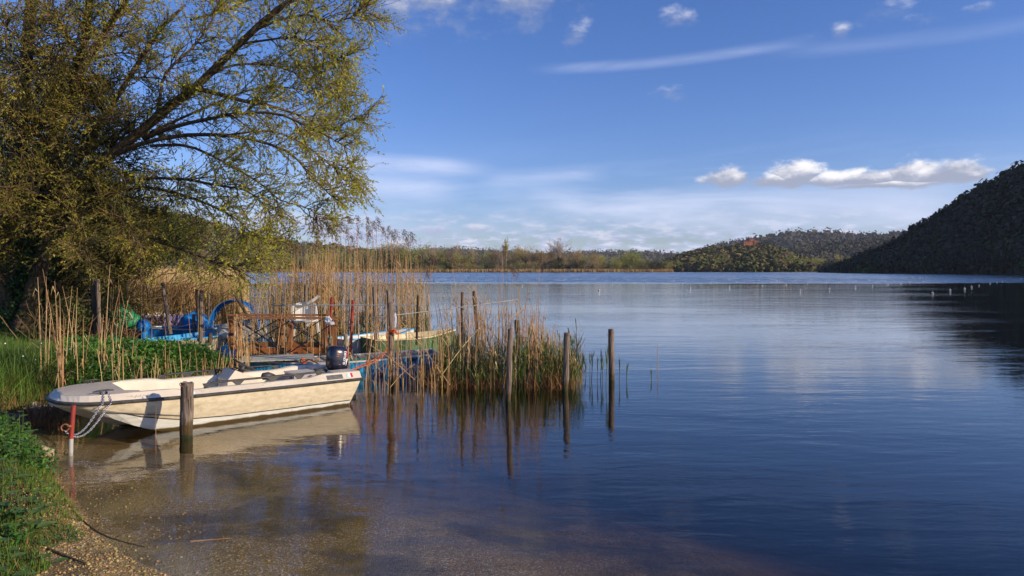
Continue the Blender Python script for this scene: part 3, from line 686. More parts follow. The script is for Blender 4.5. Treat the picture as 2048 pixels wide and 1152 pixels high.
# handrails with their triangular feet
for sg, s0, s1, feet in ((-1, 1.30, 2.86, (1.72, 2.18, 2.55)), (1, 1.06, 2.70, (1.42, 1.78, 2.25))):
    y = BC+sg*(float(hb(2))-.105)
    n = 22; P = []
    for s in np.linspace(s0, s1, n):
        u = min(1, (s-s0)/.12, (s1-s)/.14); P.append((s, y, zd(s)+.004+.062*math.sin(max(0, u)*math.pi/2)))
    rl = L('handrail', Buf().loft([[(x, y-.017, z), (x, y, z+.014), (x, y+.017, z), (x, y, z-.014)] for x, y, z in P]), 'black plastic', smooth=True)
    for f in feet+(s0+.03, s1-.03):
        w = .085 if f in feet else .05
        z0 = zd(f); pts = [(f-.02, z0+.001), (f+.02, z0+.001), (f+w, z0+.062), (f-w, z0+.062)]
        part('rail_foot', Buf().poly([(x, y-.011, z) for x, z in pts]+[(x, y+.011, z) for x, z in pts], [[0, 1, 2, 3], [7, 6, 5, 4], [0, 4, 5, 1], [1, 5, 6, 2], [2, 6, 7, 3], [3, 7, 4, 0]]), 'black plastic', rl, world=False)
# cleats
def cleat(x, y, z, a):
    d = Vector((math.cos(a), math.sin(a), 0)); p = Vector((x, y, z))
    b = Buf().tube([p-d*.11+Vector((0, 0, .034)), p-d*.05+Vector((0, 0, .042)), p+d*.05+Vector((0, 0, .042)), p+d*.11+Vector((0, 0, .034))], [.006, .011, .011, .006], 6)
    b.tube([p-d*.03, p-d*.03+Vector((0, 0, .04))], .011, 6).tube([p+d*.03, p+d*.03+Vector((0, 0, .04))], .011, 6); return b
L('cleat', cleat(.20, BC-.49, zd(.2)+.002, .05), 'black plastic', smooth=True)
L('cleat', cleat(.24, BC+.50, zd(.2)+.002, .05), 'black plastic', smooth=True)
# registration plate, flag sticker, round sticker, scribbled marks on the chamfer
def on_side(s, u, out=.003):
    """point on the near chamfer, u from the rail (0) to the deck edge (1)"""
    a = Vector((s, BC-float(hb(s)), float(zr(s))+.012)); e = Vector(deck_edge(s, -1)); p = a.lerp(e, u); n = Vector((0, -(e.z-a.z), e.y-a.y)).normalized()
    return p+n*out
def decal(s0, s1, u0, u1, out=.003):
    return [on_side(s0, u0, out), on_side(s1, u0, out), on_side(s1, u1, out), on_side(s0, u1, out)]
L('name_plate', Buf().poly(decal(2.93, 3.18, .22, .80), [[0, 1, 2, 3]]), 'faded plate', label='faded dark grey name plate at the stern')
L('sticker', Buf().poly(decal(3.245, 3.275, .3, .84), [[0, 1, 2, 3]]), 'green print')
L('sticker', Buf().poly(decal(3.275, 3.305, .3, .84), [[0, 1, 2, 3]]), 'white print')
L('sticker', Buf().poly(decal(3.305, 3.34, .3, .84), [[0, 1, 2, 3]]), 'red print')
L('round_sticker', Buf().poly([on_side(1.13+.045*math.cos(a), .5+.42*math.sin(a)) for a in np.linspace(0, 2*math.pi, 13)[:-1]], [list(range(12))]), 'white print')
mk = Buf()
for k in range(16):
    s = .46+.016*k; mk.tube([on_side(s, .42+.1*math.sin(k*1.7), .002), on_side(s+.016, .5+.16*math.sin(k*2.3+1), .002)], .0022, 3)
L('lettering', mk, 'dark marks')
scr = Buf()
for k in range(26):
    s = RNG.uniform(.2, 3.3); u = RNG.uniform(.1, .9); w = RNG.uniform(.01, .05); scr.tube([on_side(s, u, .001), on_side(s+w, u+RNG.uniform(-.15, .15), .001)], .0013, 3)
L('scuff', scr, 'dark marks', kind='stuff')

# ------------------------------------------------------------------ outboard engine: tilted, a part of the boat
EX, EY = 3.30, BC+.02                                  # clamp position
eng = bpy.data.objects.new('outboard', None); COL.objects.link(eng); eng.parent = boat; eng.location = (3.40, EY, .445); eng.scale = (.94, .94, .94)
eng.rotation_euler = (0, rad(9), 0); eng['label'] = 'black outboard engine at the stern'
def EP(name, b, m, smooth=False):
    me = b.mesh(name, smooth); me.materials.append(MATS[m]); o = bpy.data.objects.new(name, me); COL.objects.link(o); o.parent = eng; return o
def sup(cx, cy, z, rx, ry, n=20, e=3.2):
    out = []
    for a in np.linspace(0, 2*math.pi, n+1)[:-1]:
        c, s = math.cos(a), math.sin(a); out.append((cx+rx*abs(c)**(2/e)*np.sign(c), cy+ry*abs(s)**(2/e)*np.sign(s), z))
    return out
cw = [(.0, -.02, .09, .07), (.01, .0, .145, .115), (.01, .04, .165, .13), (.0, .16, .175, .135), (-.01, .27, .165, .13), (-.015, .335, .145, .115), (-.02, .365, .11, .085), (-.02, .375, .05, .04)]
EP('cowling', Buf().loft([sup(x-.02, 0, z, rx, ry) for x, z, rx, ry in cw]), 'cowling paint', True)
EP('lower_cowl', Buf().loft([sup(.0, 0, -.10, .08, .07), sup(0, 0, -.02, .13, .105)]), 'black plastic', True)
EP('midsection', Buf().loft([sup(.20, 0, -.36, .05, .028), sup(.18, 0, -.22, .06, .035), sup(.13, 0, -.09, .07, .05)]), 'black plastic', True)
EP('clamp_bracket', Buf().box((-.06, 0, -.16), (.10, .20, .16)).box((-.10, 0, -.1), (.04, .26, .04)), 'black steel')
EP('cavitation_plate', Buf().box((.27, 0, -.36), (.26, .14, .010)), 'black plastic')
EP('gearcase', Buf().loft([[(x+.17, r_*math.cos(a), -.46+r_*math.sin(a)) for a in np.linspace(0, 2*math.pi, 11)[:-1]] for x, r_ in ((-.12, .008), (-.07, .033), (.04, .042), (.14, .034), (.17, .02))]).poly([(x+.17, y, z+.16) for x, y, z in ((-.05, -.006, -.64), (.09, -.006, -.64), (.06, -.006, -.76), (.02, -.006, -.76), (-.05, .006, -.64), (.09, .006, -.64), (.06, .006, -.76), (.02, .006, -.76))], [[0, 1, 2, 3], [7, 6, 5, 4], [0, 4, 5, 1], [1, 5, 6, 2], [2, 6, 7, 3], [3, 7, 4, 0]]).loft([sup(.20, 0, -.45, .05, .02), sup(.20, 0, -.35, .06, .024)]), 'black plastic', True)
for k in range(3):
    a0 = k*2.094+.3; pr = Buf(); pts = []
    for u, w, tw in ((.02, .02, .9), (.06, .045, .75), (.1, .05, .6), (.125, .02, .5)):
        d = arr([0, math.cos(a0), math.sin(a0)]); sd_ = arr([0, -math.sin(a0), math.cos(a0)])*math.cos(tw)+arr([1, 0, 0])*math.sin(tw)
        c_ = arr([.35, 0, -.46])+d*u; pts.append([c_-sd_*w, c_+sd_*w, c_+sd_*w+arr([.004, 0, 0]), c_-sd_*w+arr([.004, 0, 0])])
    EP('propeller_blade', pr.loft(pts), 'steel')
EP('tiller_handle', Buf().tube([(-.10, .03, -.05), (-.24, .05, -.03), (-.36, .06, -.04)], [.018, .016, .02], 8), 'black plastic', True)
EP('throttle_linkage', Buf().box((.155, -.03, .02), (.06, .10, .12)).box((.17, .03, .12), (.04, .07, .06)).tube([(.15, -.08, -.02), (.2, -.06, -.08), (.14, -.05, -.14)], .012, 6), 'black plastic')
def text_mesh(s, size):
    cu = bpy.data.curves.new('t', 'FONT'); cu.body = s; cu.size = size; cu.align_x = 'CENTER'; cu.align_y = 'CENTER'; cu.extrude = .0006; cu.resolution_u = 3; cu.offset = .0012
    o = bpy.data.objects.new('t', cu); COL.objects.link(o); dg = bpy.context.evaluated_depsgraph_get(); me = bpy.data.meshes.new_from_object(o.evaluated_get(dg))
    bpy.data.objects.remove(o); bpy.data.curves.remove(cu); return me
def on_cowl(a, z, out=.004):
    """a: lateral offset along the near face (x), z height; the near face is at -y"""
    r_ = np.interp(z, [0, .04, .16, .27, .335], [.115, .13, .135, .13, .115]); rx = np.interp(z, [0, .04, .16, .27, .335], [.145, .165, .175, .165, .145])
    u = min(.98, abs((a+.02)/rx)); return Vector((a, -r_*(1-u**3.2)**(1/3.2)-out, z))
me = text_mesh('SUZUKI', .058); me.materials.append(MATS['white print'])
for v in me.vertices:
    x, y = v.co.x, v.co.y; z = .20+x*1.08; a = .045-y+.10*(z-.2)*.0
    p = on_cowl(min(.14, a), z, .003+v.co.z); v.co = p
o = bpy.data.objects.new('lettering', me); COL.objects.link(o); o.parent = eng
def cowl_patch(name, pts, m):
    EP(name, Buf().poly([on_cowl(a, z, .0035) for a, z in pts], [list(range(len(pts)))]), m)
cowl_patch('red_stripe', [(.085, .20), (.105, .20), (.098, .335), (.078, .335)], 'red print')
cowl_patch('white_stripe', [(.075, .00), (.09, .09), (.105, .19), (.08, .19), (.06, .08), (.062, .0)], 'white print')
for k in range(4):
    cowl_patch('orange_mark', [(-.10, .21+.028*k), (-.055, .215+.028*k), (-.055, .221+.028*k), (-.10, .216+.028*k)], 'orange print')

# ------------------------------------------------------------------ red stake with ring, chain to the cleat
sp = PX(141, 905, DZ(905)); sp.z = 0
st = thing('mooring_stake', 'red and white steel stake with a rusty ring standing in the shallows at the bow', 'stake', (sp.x, sp.y, 0))
tpx = Vector((sp.x+.02, sp.y+.02, .50))
part('red_pole', Buf().tube([sp+Vector((0.004, .004, .148)), tpx], .0235, 12), 'red paint', st, smooth=False)
part('white_foot', Buf().tube([sp+Vector((-.004, -.004, -.35)), sp+Vector((.004, .004, .15))], .0225, 12), 'white paint', st)
rc = sp+Vector((-.045, -.02, .27)); ring = [rc+Vector((math.cos(a)*.036, .01*math.cos(a), math.sin(a)*.036)) for a in np.linspace(0, 2*math.pi, 21)]
part('iron_ring', Buf().tube(ring, .008, 6, caps=False).tube([sp+Vector((-.03, -.02, .285)), sp+Vector((.02, -.02, .285))], .012, 6), 'rust', st, smooth=True)
Mb = Matrix.Translation(BO) @ Matrix.Rotation(BTH, 4, 'Z')
c0 = rc+Vector((.0, -.01, -.03)); cl = Mb @ Vector((.20, BC-.49, .55)); cl2 = Mb @ Vector((.24, BC-.52, .52))
ed1 = Mb @ Vector((.17, BC-.63, .44)); ed2 = Mb @ Vector((.25, BC-.64, .43))
ch = thing('mooring_chain', 'doubled galvanised chain sagging from the stake ring to the bow cleat', 'chain', c0)
def link_mesh(l=.030, w=.018, r_=.0036):
    P = []
    for a in np.linspace(0, 2*math.pi, 15):
        P.append((math.cos(a)*w/2, 0, math.sin(a)*w/2+(l-w)/2*np.sign(math.sin(a))))
    b = Buf().tube(P, r_, 5, caps=False); me = b.mesh('chain_link', True); me.materials.append(MATS['galvanised chain']); return me
lm = link_mesh()
def chain(path, step=.0235):
    P = interp(path, 400); d = np.concatenate([[0], np.cumsum(np.linalg.norm(np.diff(P, axis=0), axis=1))]); n = int(d[-1]/step)
    for i in range(n):
        s = (i+.5)*step; p = arr([np.interp(s, d, P[:, k]) for k in range(3)]); q = arr([np.interp(s+.005, d, P[:, k]) for k in range(3)])
        o = bpy.data.objects.new('chain_link', lm); COL.objects.link(o); o.parent = ch
        o.location = Vector(p)-ch.location; rot = Vector(q-p).to_track_quat('Z', 'Y').to_matrix() @ Matrix.Rotation(rad(90*(i % 2)+20), 3, 'Z'); o.rotation_euler = rot.to_euler()
def sag(a, b_, k, lo):
    out = []
    for u in np.linspace(0, 1, 9):
        p = Vector(a).lerp(Vector(b_), u); p.z -= k*math.sin(u*math.pi)**.9*(1-.55*u); out.append(p)
    return out
chain(sag(c0, ed1, .20, 0)+[cl]); chain(sag(c0+Vector((.01, -.012, 0)), ed2, .235, 0)+[cl2, cl2+Vector((.03, -.02, -.03))])

# ------------------------------------------------------------------ generic open boat
def open_boat(name, label, px0, D0, px1, D1, z0, z1, beam, mats, planks=0, bow=.45, draft=.12, thw=(.35, .65), deck=0, transom=.8, flare=.88, group=None, inner=.05, floor=.06):
    """bow at (px0,D0), stern at (px1,D1); gunwale heights z0 (bow) to z1 (stern); mats: outer, inner, gunwale"""
    a = Vector(((px0-CX)/FOC*D0, D0, 0)); c = Vector(((px1-CX)/FOC*D1, D1, 0)); d = c-a; Ln = d.length
    t_ = thing(name, label, 'boat', a, math.atan2(d.y, d.x), group); mo, mi, mg = mats
    N = 16; S = np.linspace(0, Ln, N)
    def w(u): return beam/2*(bow*.3+(1-bow*.3)*smooth(-.05, .45, u))*(1-(1-transom)*smooth(.6, 1, u))
    def zg(u): return z0*(1-u)+z1*u-.05*math.sin(u*math.pi)
    outer = []; innr = []; gl = []; gr_ = []
    for s in S:
        u = s/Ln; W_ = float(w(u)); z = zg(u); zb = -draft+(.25*(1-smooth(0, .3, u)))*z0*1.4; f = flare*W_
        outer.append([(s+.0, -W_, z), (s, -(W_*.55+f*.45), z*.5+zb*.5), (s, -f*.92, zb+.02), (s, 0, zb-.01), (s, f*.92, zb+.02), (s, (W_*.55+f*.45), z*.5+zb*.5), (s, W_, z)])
        k = inner
        innr.append([(s, -W_+k, z-.006), (s, -f*.85+k*.6, max(zb+.09, floor)), (s, f*.85-k*.6, max(zb+.09, floor)), (s, W_-k, z-.006)])
        gl.append([(s, -W_-.018, z-.012), (s, -W_+k, z-.008), (s, -W_+k, z+.014), (s, -W_-.018, z+.012)]); gr_.append([(s, W_-k, z-.008), (s, W_+.018, z-.012), (s, W_+.018, z+.012), (s, W_-k, z+.014)])
    part('hull', Buf().loft(outer, closed=False), mo, t_, world=False)
    part('inside', Buf().loft(innr, closed=False), mi, t_, world=False)
    part('gunwale', Buf().loft(gl), mg, t_, world=False); part('gunwale', Buf().loft(gr_), mg, t_, world=False)
    for i, uu in ((0, 0), (-1, 1)):
        q = outer[i]; part('bow_board' if i == 0 else 'transom', Buf().poly(q+[(x+(.03 if i == 0 else -.03), y*.97, z) for x, y, z in q], [list(range(7)), list(range(13, 6, -1)), [0, 7, 13, 6]]), mo, t_, world=False)
    for uu in thw:
        s = uu*Ln; W_ = float(w(uu)); part('thwart', Buf().box((s, 0, zg(uu)-.09), (.2, 2*W_-.06, .025)), mi, t_, world=False)
    if deck:
        rows = [[(s, -float(w(s/Ln))+.01, zg(s/Ln)+.018), (s, 0, zg(s/Ln)+.03), (s, float(w(s/Ln))-.01, zg(s/Ln)+.018)] for s in np.linspace(0, deck*Ln, 6)]
        part('foredeck', Buf().loft(rows, closed=False), mg, t_, world=False)
    if planks:
        n = planks
        for i in range(n):
            u0 = (i+.02)/n; u1 = (i+.98)/n
            for sg in (-1,):
                q = []
                for u in (u0, u1):
                    W_ = float(w(u)); z = zg(u)-.02; zb = -draft+(.25*(1-float(smooth(0, .3, u))))*z0*1.4+.03; f = flare*W_
                    q += [(u*Ln, sg*(W_+.012), z), (u*Ln, sg*(f*.93+.02), zb)]
                lo = [(x, y+.010*-sg, z) for x, y, z in q]
                part('plank', Buf().poly(q+lo, [[0, 1, 3, 2], [4, 6, 7, 5], [0, 2, 6, 4], [1, 5, 7, 3], [0, 4, 5, 1], [2, 3, 7, 6]]), mo, t_, world=False)
    return t_, Ln, w, zg
punt, pl, pw, pz = open_boat('flat_boat', 'worn blue wooden flat boat behind the motorboat, plywood sheet on its bow', 492, 12.7, 872, 13.7, .30, .36, 1.1,
    ('worn blue paint', 'pale wood deck', 'off white paint'), planks=11, bow=.9, thw=(.5, .82), draft=.1, floor=.2)
part('plywood_sheet', Buf().box((.55, -.06, .345), (1.25, .84, .014)), 'plywood', punt, world=False)
part('floor_board', Buf().box((2.35, .1, .22), (.9, .5, .02)), 'pale wood deck', punt, world=False)
tk = Buf(); 
for k in range(9): tk.tube([(1.5+.1*k, -.18+.05*math.sin(k), .27), (1.58+.1*k, -.12+.07*math.cos(k*2), .28)], .014, 5)
part('coiled_line', tk, 'green tarp', punt, world=False)
gb, *_ = open_boat('rowing_boat', 'cream and green rowing boat lying in the reeds to the left of the tied pole', 905, 15.9, 735, 14.8, .60, .50, 1.05, ('green hull', 'cream paint', 'cream paint'), bow=.8, thw=(.3, .72), draft=.08)
wbt, *_ = open_boat('white_boat', 'white boat with bright blue gunwale strip between the timber frame and the cream boat', 822, 16.6, 672, 15.2, .56, .46, .95, ('off white paint', 'off white paint', 'light blue paint'), bow=.7, thw=(.5,), draft=.08)
lb, lbl, lbw, lbz = open_boat('rowing_boat', 'light blue rowing boat with pale plank sides, bow pushed into the green bank', 262, 15.1, 472, 17.6, .42, .46, 1.1, ('pale planks', 'light blue paint', 'light blue paint'), planks=12, bow=.6, thw=(.4, .62, .85), draft=.1)
bb, bbl, bbw, bbz = open_boat('rowing_boat', 'deep blue boat with white gunwale and a blue tarp heaped inside', 282, 17.6, 480, 18.6, .52, .50, 1.3, ('blue paint', 'blue paint', 'off white paint'), planks=0, bow=.8, thw=(.3,), draft=.1)
def lumpy_tarp(c, r, seed, h=.3, wr=.25):
    n = 16; V = []
    for i in range(7):
        a = i/6*math.pi/2
        for j in range(n):
            th = 2*math.pi*j/n; k = 1+wr*(mnoise.noise(Vector((math.cos(th)*2+seed, math.sin(th)*2, i*.5))))*1.4
            V.append((c[0]+r[0]*math.cos(a)*math.cos(th)*k, c[1]+r[1]*math.cos(a)*math.sin(th)*k, c[2]+h*math.sin(a)*(1+.2*math.sin(th*3+seed))))
    return Buf().loft([V[i*n:(i+1)*n] for i in range(7)])
part('tarp', lumpy_tarp((1.25, 0, .46), (.42, .5), 3, .36), 'blue tarp', bb, world=False, smooth=True)
p = PX(287, 652, 17.4); solo('covered_outboard', Buf().ball((p.x, p.y, p.z), (.15, .2, .17), 12, 8, .25).tube([(p.x, p.y, p.z-.1), (p.x+.05, p.y, p.z-.55)], [.1, .06], 8), 'blue tarp', 'outboard engine wrapped in a blue bag at the left end of the deep blue boat', 'outboard', loc=(p.x, p.y, p.z-.5), smooth=True)
vb, *_ = open_boat('rowing_boat', 'violet boat with vertical plank sides and white gunwale behind the blue boats', 205, 19.4, 402, 20.2, .76, .74, 1.3, ('violet paint', 'off white paint', 'off white paint'), planks=16, bow=.8, thw=(.4, .7), draft=.1)
cb, *_ = open_boat('rowing_boat', 'long cream boat lying aslant far behind the violet boat', 160, 24.5, 352, 21.5, 1.35, 1.05, 1.1, ('cream paint', 'off white paint', 'cream paint'), bow=.7, thw=(.4,), draft=.0)
cb2, *_ = open_boat('rowing_boat', 'sand coloured boat between the violet boat and the long cream boat', 250, 21.4, 352, 20.8, .98, .94, 1.0, ('cream paint', 'off white paint', 'off white paint'), bow=.7, thw=(.5,), draft=.0)
p = PX(320, 565, 30); 
wc2 = thing('small_cabin', 'small off white boat cabin with dark windows among the reeds behind all boats', 'cabin', (p.x, p.y, 0))
part('roof', Buf().box((p.x, p.y, 1.58), (1.3, 1.2, .12)), 'off white paint', wc2); part('wall', Buf().box((p.x, p.y, .80), (1.15, 1.0, 1.42)), 'violet paint', wc2)
for k in (-.3, .25): part('window', Buf().box((p.x+k, p.y-.51, 1.15), (.36, .03, .3)), 'black plastic', wc2)
# green tarp heap
p = PX(222, 608, 18.6); solo('green_tarp', lumpy_tarp((p.x, p.y, .35), (.75, .4), 8, .85, .5), 'green tarp', 'green tarpaulin heaped behind the dark double pole', 'tarpaulin', loc=(p.x, p.y, 0), smooth=True)
p = PX(226, 665, 15.2); solo('green_net', lumpy_tarp((p.x, p.y, .2), (.22, .2), 5, .3, .5), 'green tarp', 'small green net bundle on the bank left of the light blue boat', 'net', loc=(p.x, p.y, 0), smooth=True)
# blue canopy hoop over a boat under white cloth
c = PX(470, 650, 17.0); hoop = []
cn = thing('boat_canopy', 'bright blue folding canopy arched over a white covered boat behind the timber frame', 'canopy', (c.x, c.y, 0))
rows = []
for a in np.linspace(rad(8), rad(178), 18):
    x = -.58*math.cos(a)*1.05; z = .42+.82*math.sin(a)**.8; w_ = .12+.13*math.sin(a)
    rows.append([(c.x+x, c.y-w_, z-.05*abs(math.cos(a))), (c.x+x, c.y, z), (c.x+x, c.y+w_, z-.05)])
part('hood', Buf().loft(rows, closed=False), 'blue tarp', cn, smooth=True)
part('bow_hoop', Buf().tube([r_[0] for r_ in rows], .014, 6).tube([r_[2] for r_ in rows], .014, 6), 'steel', cn)
solo('covered_dinghy', lumpy_tarp((c.x+.12, c.y+.1, .32), (.72, .55), 2, .36, .25), 'white cloth', 'small dinghy under a crumpled white cover beneath the blue canopy', 'dinghy', loc=(c.x, c.y, 0), smooth=True)
solo('blue_dinghy', lumpy_tarp((c.x+.55, c.y-.1, -.05), (1.0, .5), 4, .32, .2), 'light blue paint', 'low blue dinghy behind the left posts of the timber frame', 'dinghy', loc=(c.x, c.y, 0), smooth=False)

# ------------------------------------------------------------------ timber frame (railings of a little jetty)
FD, BD = 13.7, 14.8
fr = thing('timber_frame', 'brown timber jetty frame of two parallel railings braced with crossed black rods', 'frame', PX(570, 708, FD))
def rail(D, pxs, pyt, pyb, wp, tops, m='brown timber', lean=(0, 0, 0)):
    for (x, ln) in zip(pxs, lean):
        a = PX(x, pyb+6, D); b_ = PX(x+ln, pyt+3, D); part('post', Buf().beam(a, b_, wp, .09), m, fr)
    a = PX(pxs[0]-9, tops[0], D-.05); b_ = PX(pxs[-1]+12, tops[1], D-.05); part('top_rail', Buf().beam(a, b_, .13, .035), 'brown timber', fr)
    a = PX(pxs[0]-4, pyb-5, D+.07); b_ = PX(pxs[-1]+4, pyb-5, D+.07); part('bottom_beam', Buf().beam(a, b_, .05, .11), 'orange timber' if D < 14 else m, fr)
rail(FD, (478, 578.5, 669), 638, 706, .095, (635.5, 636), lean=(1, 3, 0))
rail(BD, (463, 561, 648), 633, 694, .10, (630, 630), lean=(0, 1, 4))
for D, z, prs in ((FD-.09, 0, [((482, 643), (574, 708)), ((482, 698), (578, 643)), ((580, 642), (660, 701)), ((580, 705), (668, 645))]), (BD-.08, 0, [((466, 638), (562, 694)), ((466, 690), (560, 637)), ((563, 638), (648, 692)), ((563, 692), (645, 638))])):
    for i, (p0, p1) in enumerate(prs):
        part('brace', Buf().tube([PX(*p0, D-.02*(i % 2)), PX(*p1, D-.02*(i % 2))], .0125, 6), 'black steel', fr)
for q in ((482, 643), (580, 642), (668, 645), (575, 708)):
    part('bolt', Buf().ball(PX(*q, FD-.12), .022, 8, 5), 'steel', fr)
for x in (463, 561): part('black_band', Buf().box(PX(x, 668, BD-.005), (.105, .10, .05)), 'black steel', fr)
a, b_ = PX(470, 712, FD+.1), PX(668, 712, FD+.1); part('sill', Buf().box(((a.x+b_.x)/2, FD+.5, .17), (b_.x-a.x, .9, .14)), 'dark pole wood', fr)
# crumpled white bags
def bag(c, r, name, label, seed):
    b = Buf().ball((0, 0, 0), 1, 14, 10); V = np.vstack(b.V)
    k = np.array([1+.45*mnoise.noise(Vector(v)*2.2+Vector((seed, 0, 0)))+.3*mnoise.noise(Vector(v)*5+Vector((seed, 3, 0))) for v in V]); b.V = [V*k[:, None]*arr(r)+arr(c)]
    return solo(name, b, 'white bag', label, 'bag', loc=tuple(c))
bag(PX(656, 641, FD-.15), (.065, .05, .08), 'plastic_bag', 'crumpled white plastic bag tied on the timber frame corner', 1)
bag(PX(663, 647, FD-.2), (.05, .04, .035), 'plastic_bag', 'small knotted white bag hanging just below the frame corner bag', 5)
# white plastic garden chair, tipped over behind the frame
cD = 15.6; cc = PX(608, 640, cD); chr_ = thing('garden_chair', 'white moulded plastic garden chair standing tilted behind the timber frame', 'chair', (cc.x, cc.y, cc.z-.25))
def CP(px, py, dd=0): return PX(px, py, cD+dd)
def slab(P, th): # curved plate through a grid of points
    P = arr(P); n = np.array([0, 1, .1]); return Buf().loft([np.vstack([r_, (r_+n*th)[::-1]]) for r_ in P])
part('backrest', slab([[CP(592, 607, .0), CP(604, 604, .05), CP(618, 605, .05), CP(630, 607, 0)], [CP(591, 615), CP(604, 614, .07), CP(618, 614, .07), CP(631, 616)], [CP(590, 628), CP(604, 630, .07), CP(618, 630, .07), CP(632, 630)], [CP(592, 640), CP(604, 642, .05), CP(618, 642, .05), CP(631, 641)]], .03), 'white plastic', chr_, smooth=False)
part('arm', Buf().loft([[CP(612, 606, -.1), CP(615, 609, -.1), CP(615, 609, .05), CP(612, 606, .05)], [CP(622, 600, -.12), CP(626, 605, -.12), CP(626, 605, .04), CP(622, 600, .04)], [CP(636, 590, -.12), CP(640, 593, -.12), CP(640, 593, 0), CP(636, 590, 0)]]), 'white plastic', chr_)
part('arm', Buf().beam(CP(583, 612, -.3), CP(604, 608, 0), .05, .02), 'white plastic', chr_)
part('seat', Buf().box(CP(608, 642, -.2), (.44, .40, .03)), 'white plastic', chr_)
for (x0, y0_, x1, y1_, dd) in ((586, 612, 583, 650, -.35), (631, 612, 637, 668, 0), (590, 640, 587, 672, 0), (622, 642, 614, 652, -.35)):
    part('leg', Buf().beam(CP(x0, y0_, dd), CP(x1, y1_, dd), .05, .045), 'white plastic', chr_)

# ------------------------------------------------------------------ posts and poles
def post(px_t, py_t, px_b, py_b, r, m, label, name='mooring_post', wet=None, group=None, D=None, cat='post', sink=.5, ragged=True, n=12, r1=None):
    D = D or DZ(py_b); bt = PX(px_b, py_b, D); tp = PX(px_t, py_t, D); d = (tp-bt)
    root = thing(name, label, cat, (bt.x, bt.y, 0 if wet else bt.z), 0, group)
    k = 9; P = []; R_ = []
    lo = bt-d.normalized()*sink if not wet else bt-d.normalized()*sink
    P0 = bt-d.normalized()*(sink if wet else 0)
    if wet: m = 'wet '+m
    for u in np.linspace(0, 1, k):
        q = P0.lerp(tp, u)+Vector((R0.uniform(-1, 1), R0.uniform(-1, 1), 0))*r*.07*(0 < u < 1); P.append(q); R_.append(((r1 or r)*(1-u)+r*u)*(1+R0.uniform(-.035, .035)))
    b = Buf().tube(P, R_, n, rough=.10)
    if ragged:
        V = b.V[-1]; V[-n:, 2] += (RNG.random(n)-.6)*r*.5
    part('shaft', b, m, root, smooth=False)
    return root, P, R_
p375, P_, _ = post(375, 765, 372.5, 875, .072, 'weathered wood', 'thick weathered grey post standing right in front of the motorboat', wet=.20, n=18)
part('iron_hook', Buf().tube([PX(366, 773, 8.08), PX(361, 772, 8.06), PX(359, 768, 8.06), PX(361, 766, 8.06)], .005, 5), 'rust', p375)
cr = Buf()
for k in range(7):
    a = rad(200+22*k+R0.uniform(-6, 6)); x = PX(374.5, 800, 8.15); rr = .0725
    cr.tube([(x.x+rr*math.cos(a), 8.15+rr*math.sin(a), R0.uniform(.42, .63)), (x.x+rr*1.0*math.cos(a+.04)-.002, 8.15+rr*math.sin(a+.04), R0.uniform(.2, .38))], [.0045, .001], 4)
part('crack', cr, 'dark pole wood', p375, kind='stuff')
post(1021, 657, 1016.5, 806, .041, 'pole wood', 'slender leaning post with a dark cracked flank, left of the three lake posts', wet=.10)
q, _, _ = post(1134, 665, 1130.5, 782, .050, 'pole wood', 'middle of the three lake posts, wire band near its top, knotty foot', wet=.13)
part('wire_band', Buf().tube([(PX(1134, 670, 11.28)+Vector((.053*math.cos(a), .053*math.sin(a), 0))) for a in np.linspace(0, 2*math.pi, 17)], .004, 4, caps=False), 'rust', q)
q, _, _ = post(1222, 658, 1223.5, 763, .052, 'pole wood', 'rightmost of the three lake posts, standing alone with two wire bands', wet=.14)
for py in (665, 705): part('wire_band', Buf().tube([(PX(1222.4, py, 12.24)+Vector((.055*math.cos(a), .055*math.sin(a), 0))) for a in np.linspace(0, 2*math.pi, 17)], .004, 4, caps=False), 'rust', q)
part('wire_end', Buf().tube([PX(1217, 666, 12.2), PX(1214, 669, 12.15), PX(1216, 672, 12.1)], .003, 4), 'rust', q)
q782, _, _ = post(780.5, 605, 783, 770, .056, 'pole wood', 'grey pole with orange rope knotted round it at the end of the blue flat boat', name='mooring_pole', wet=.12, cat='pole', r1=.066)
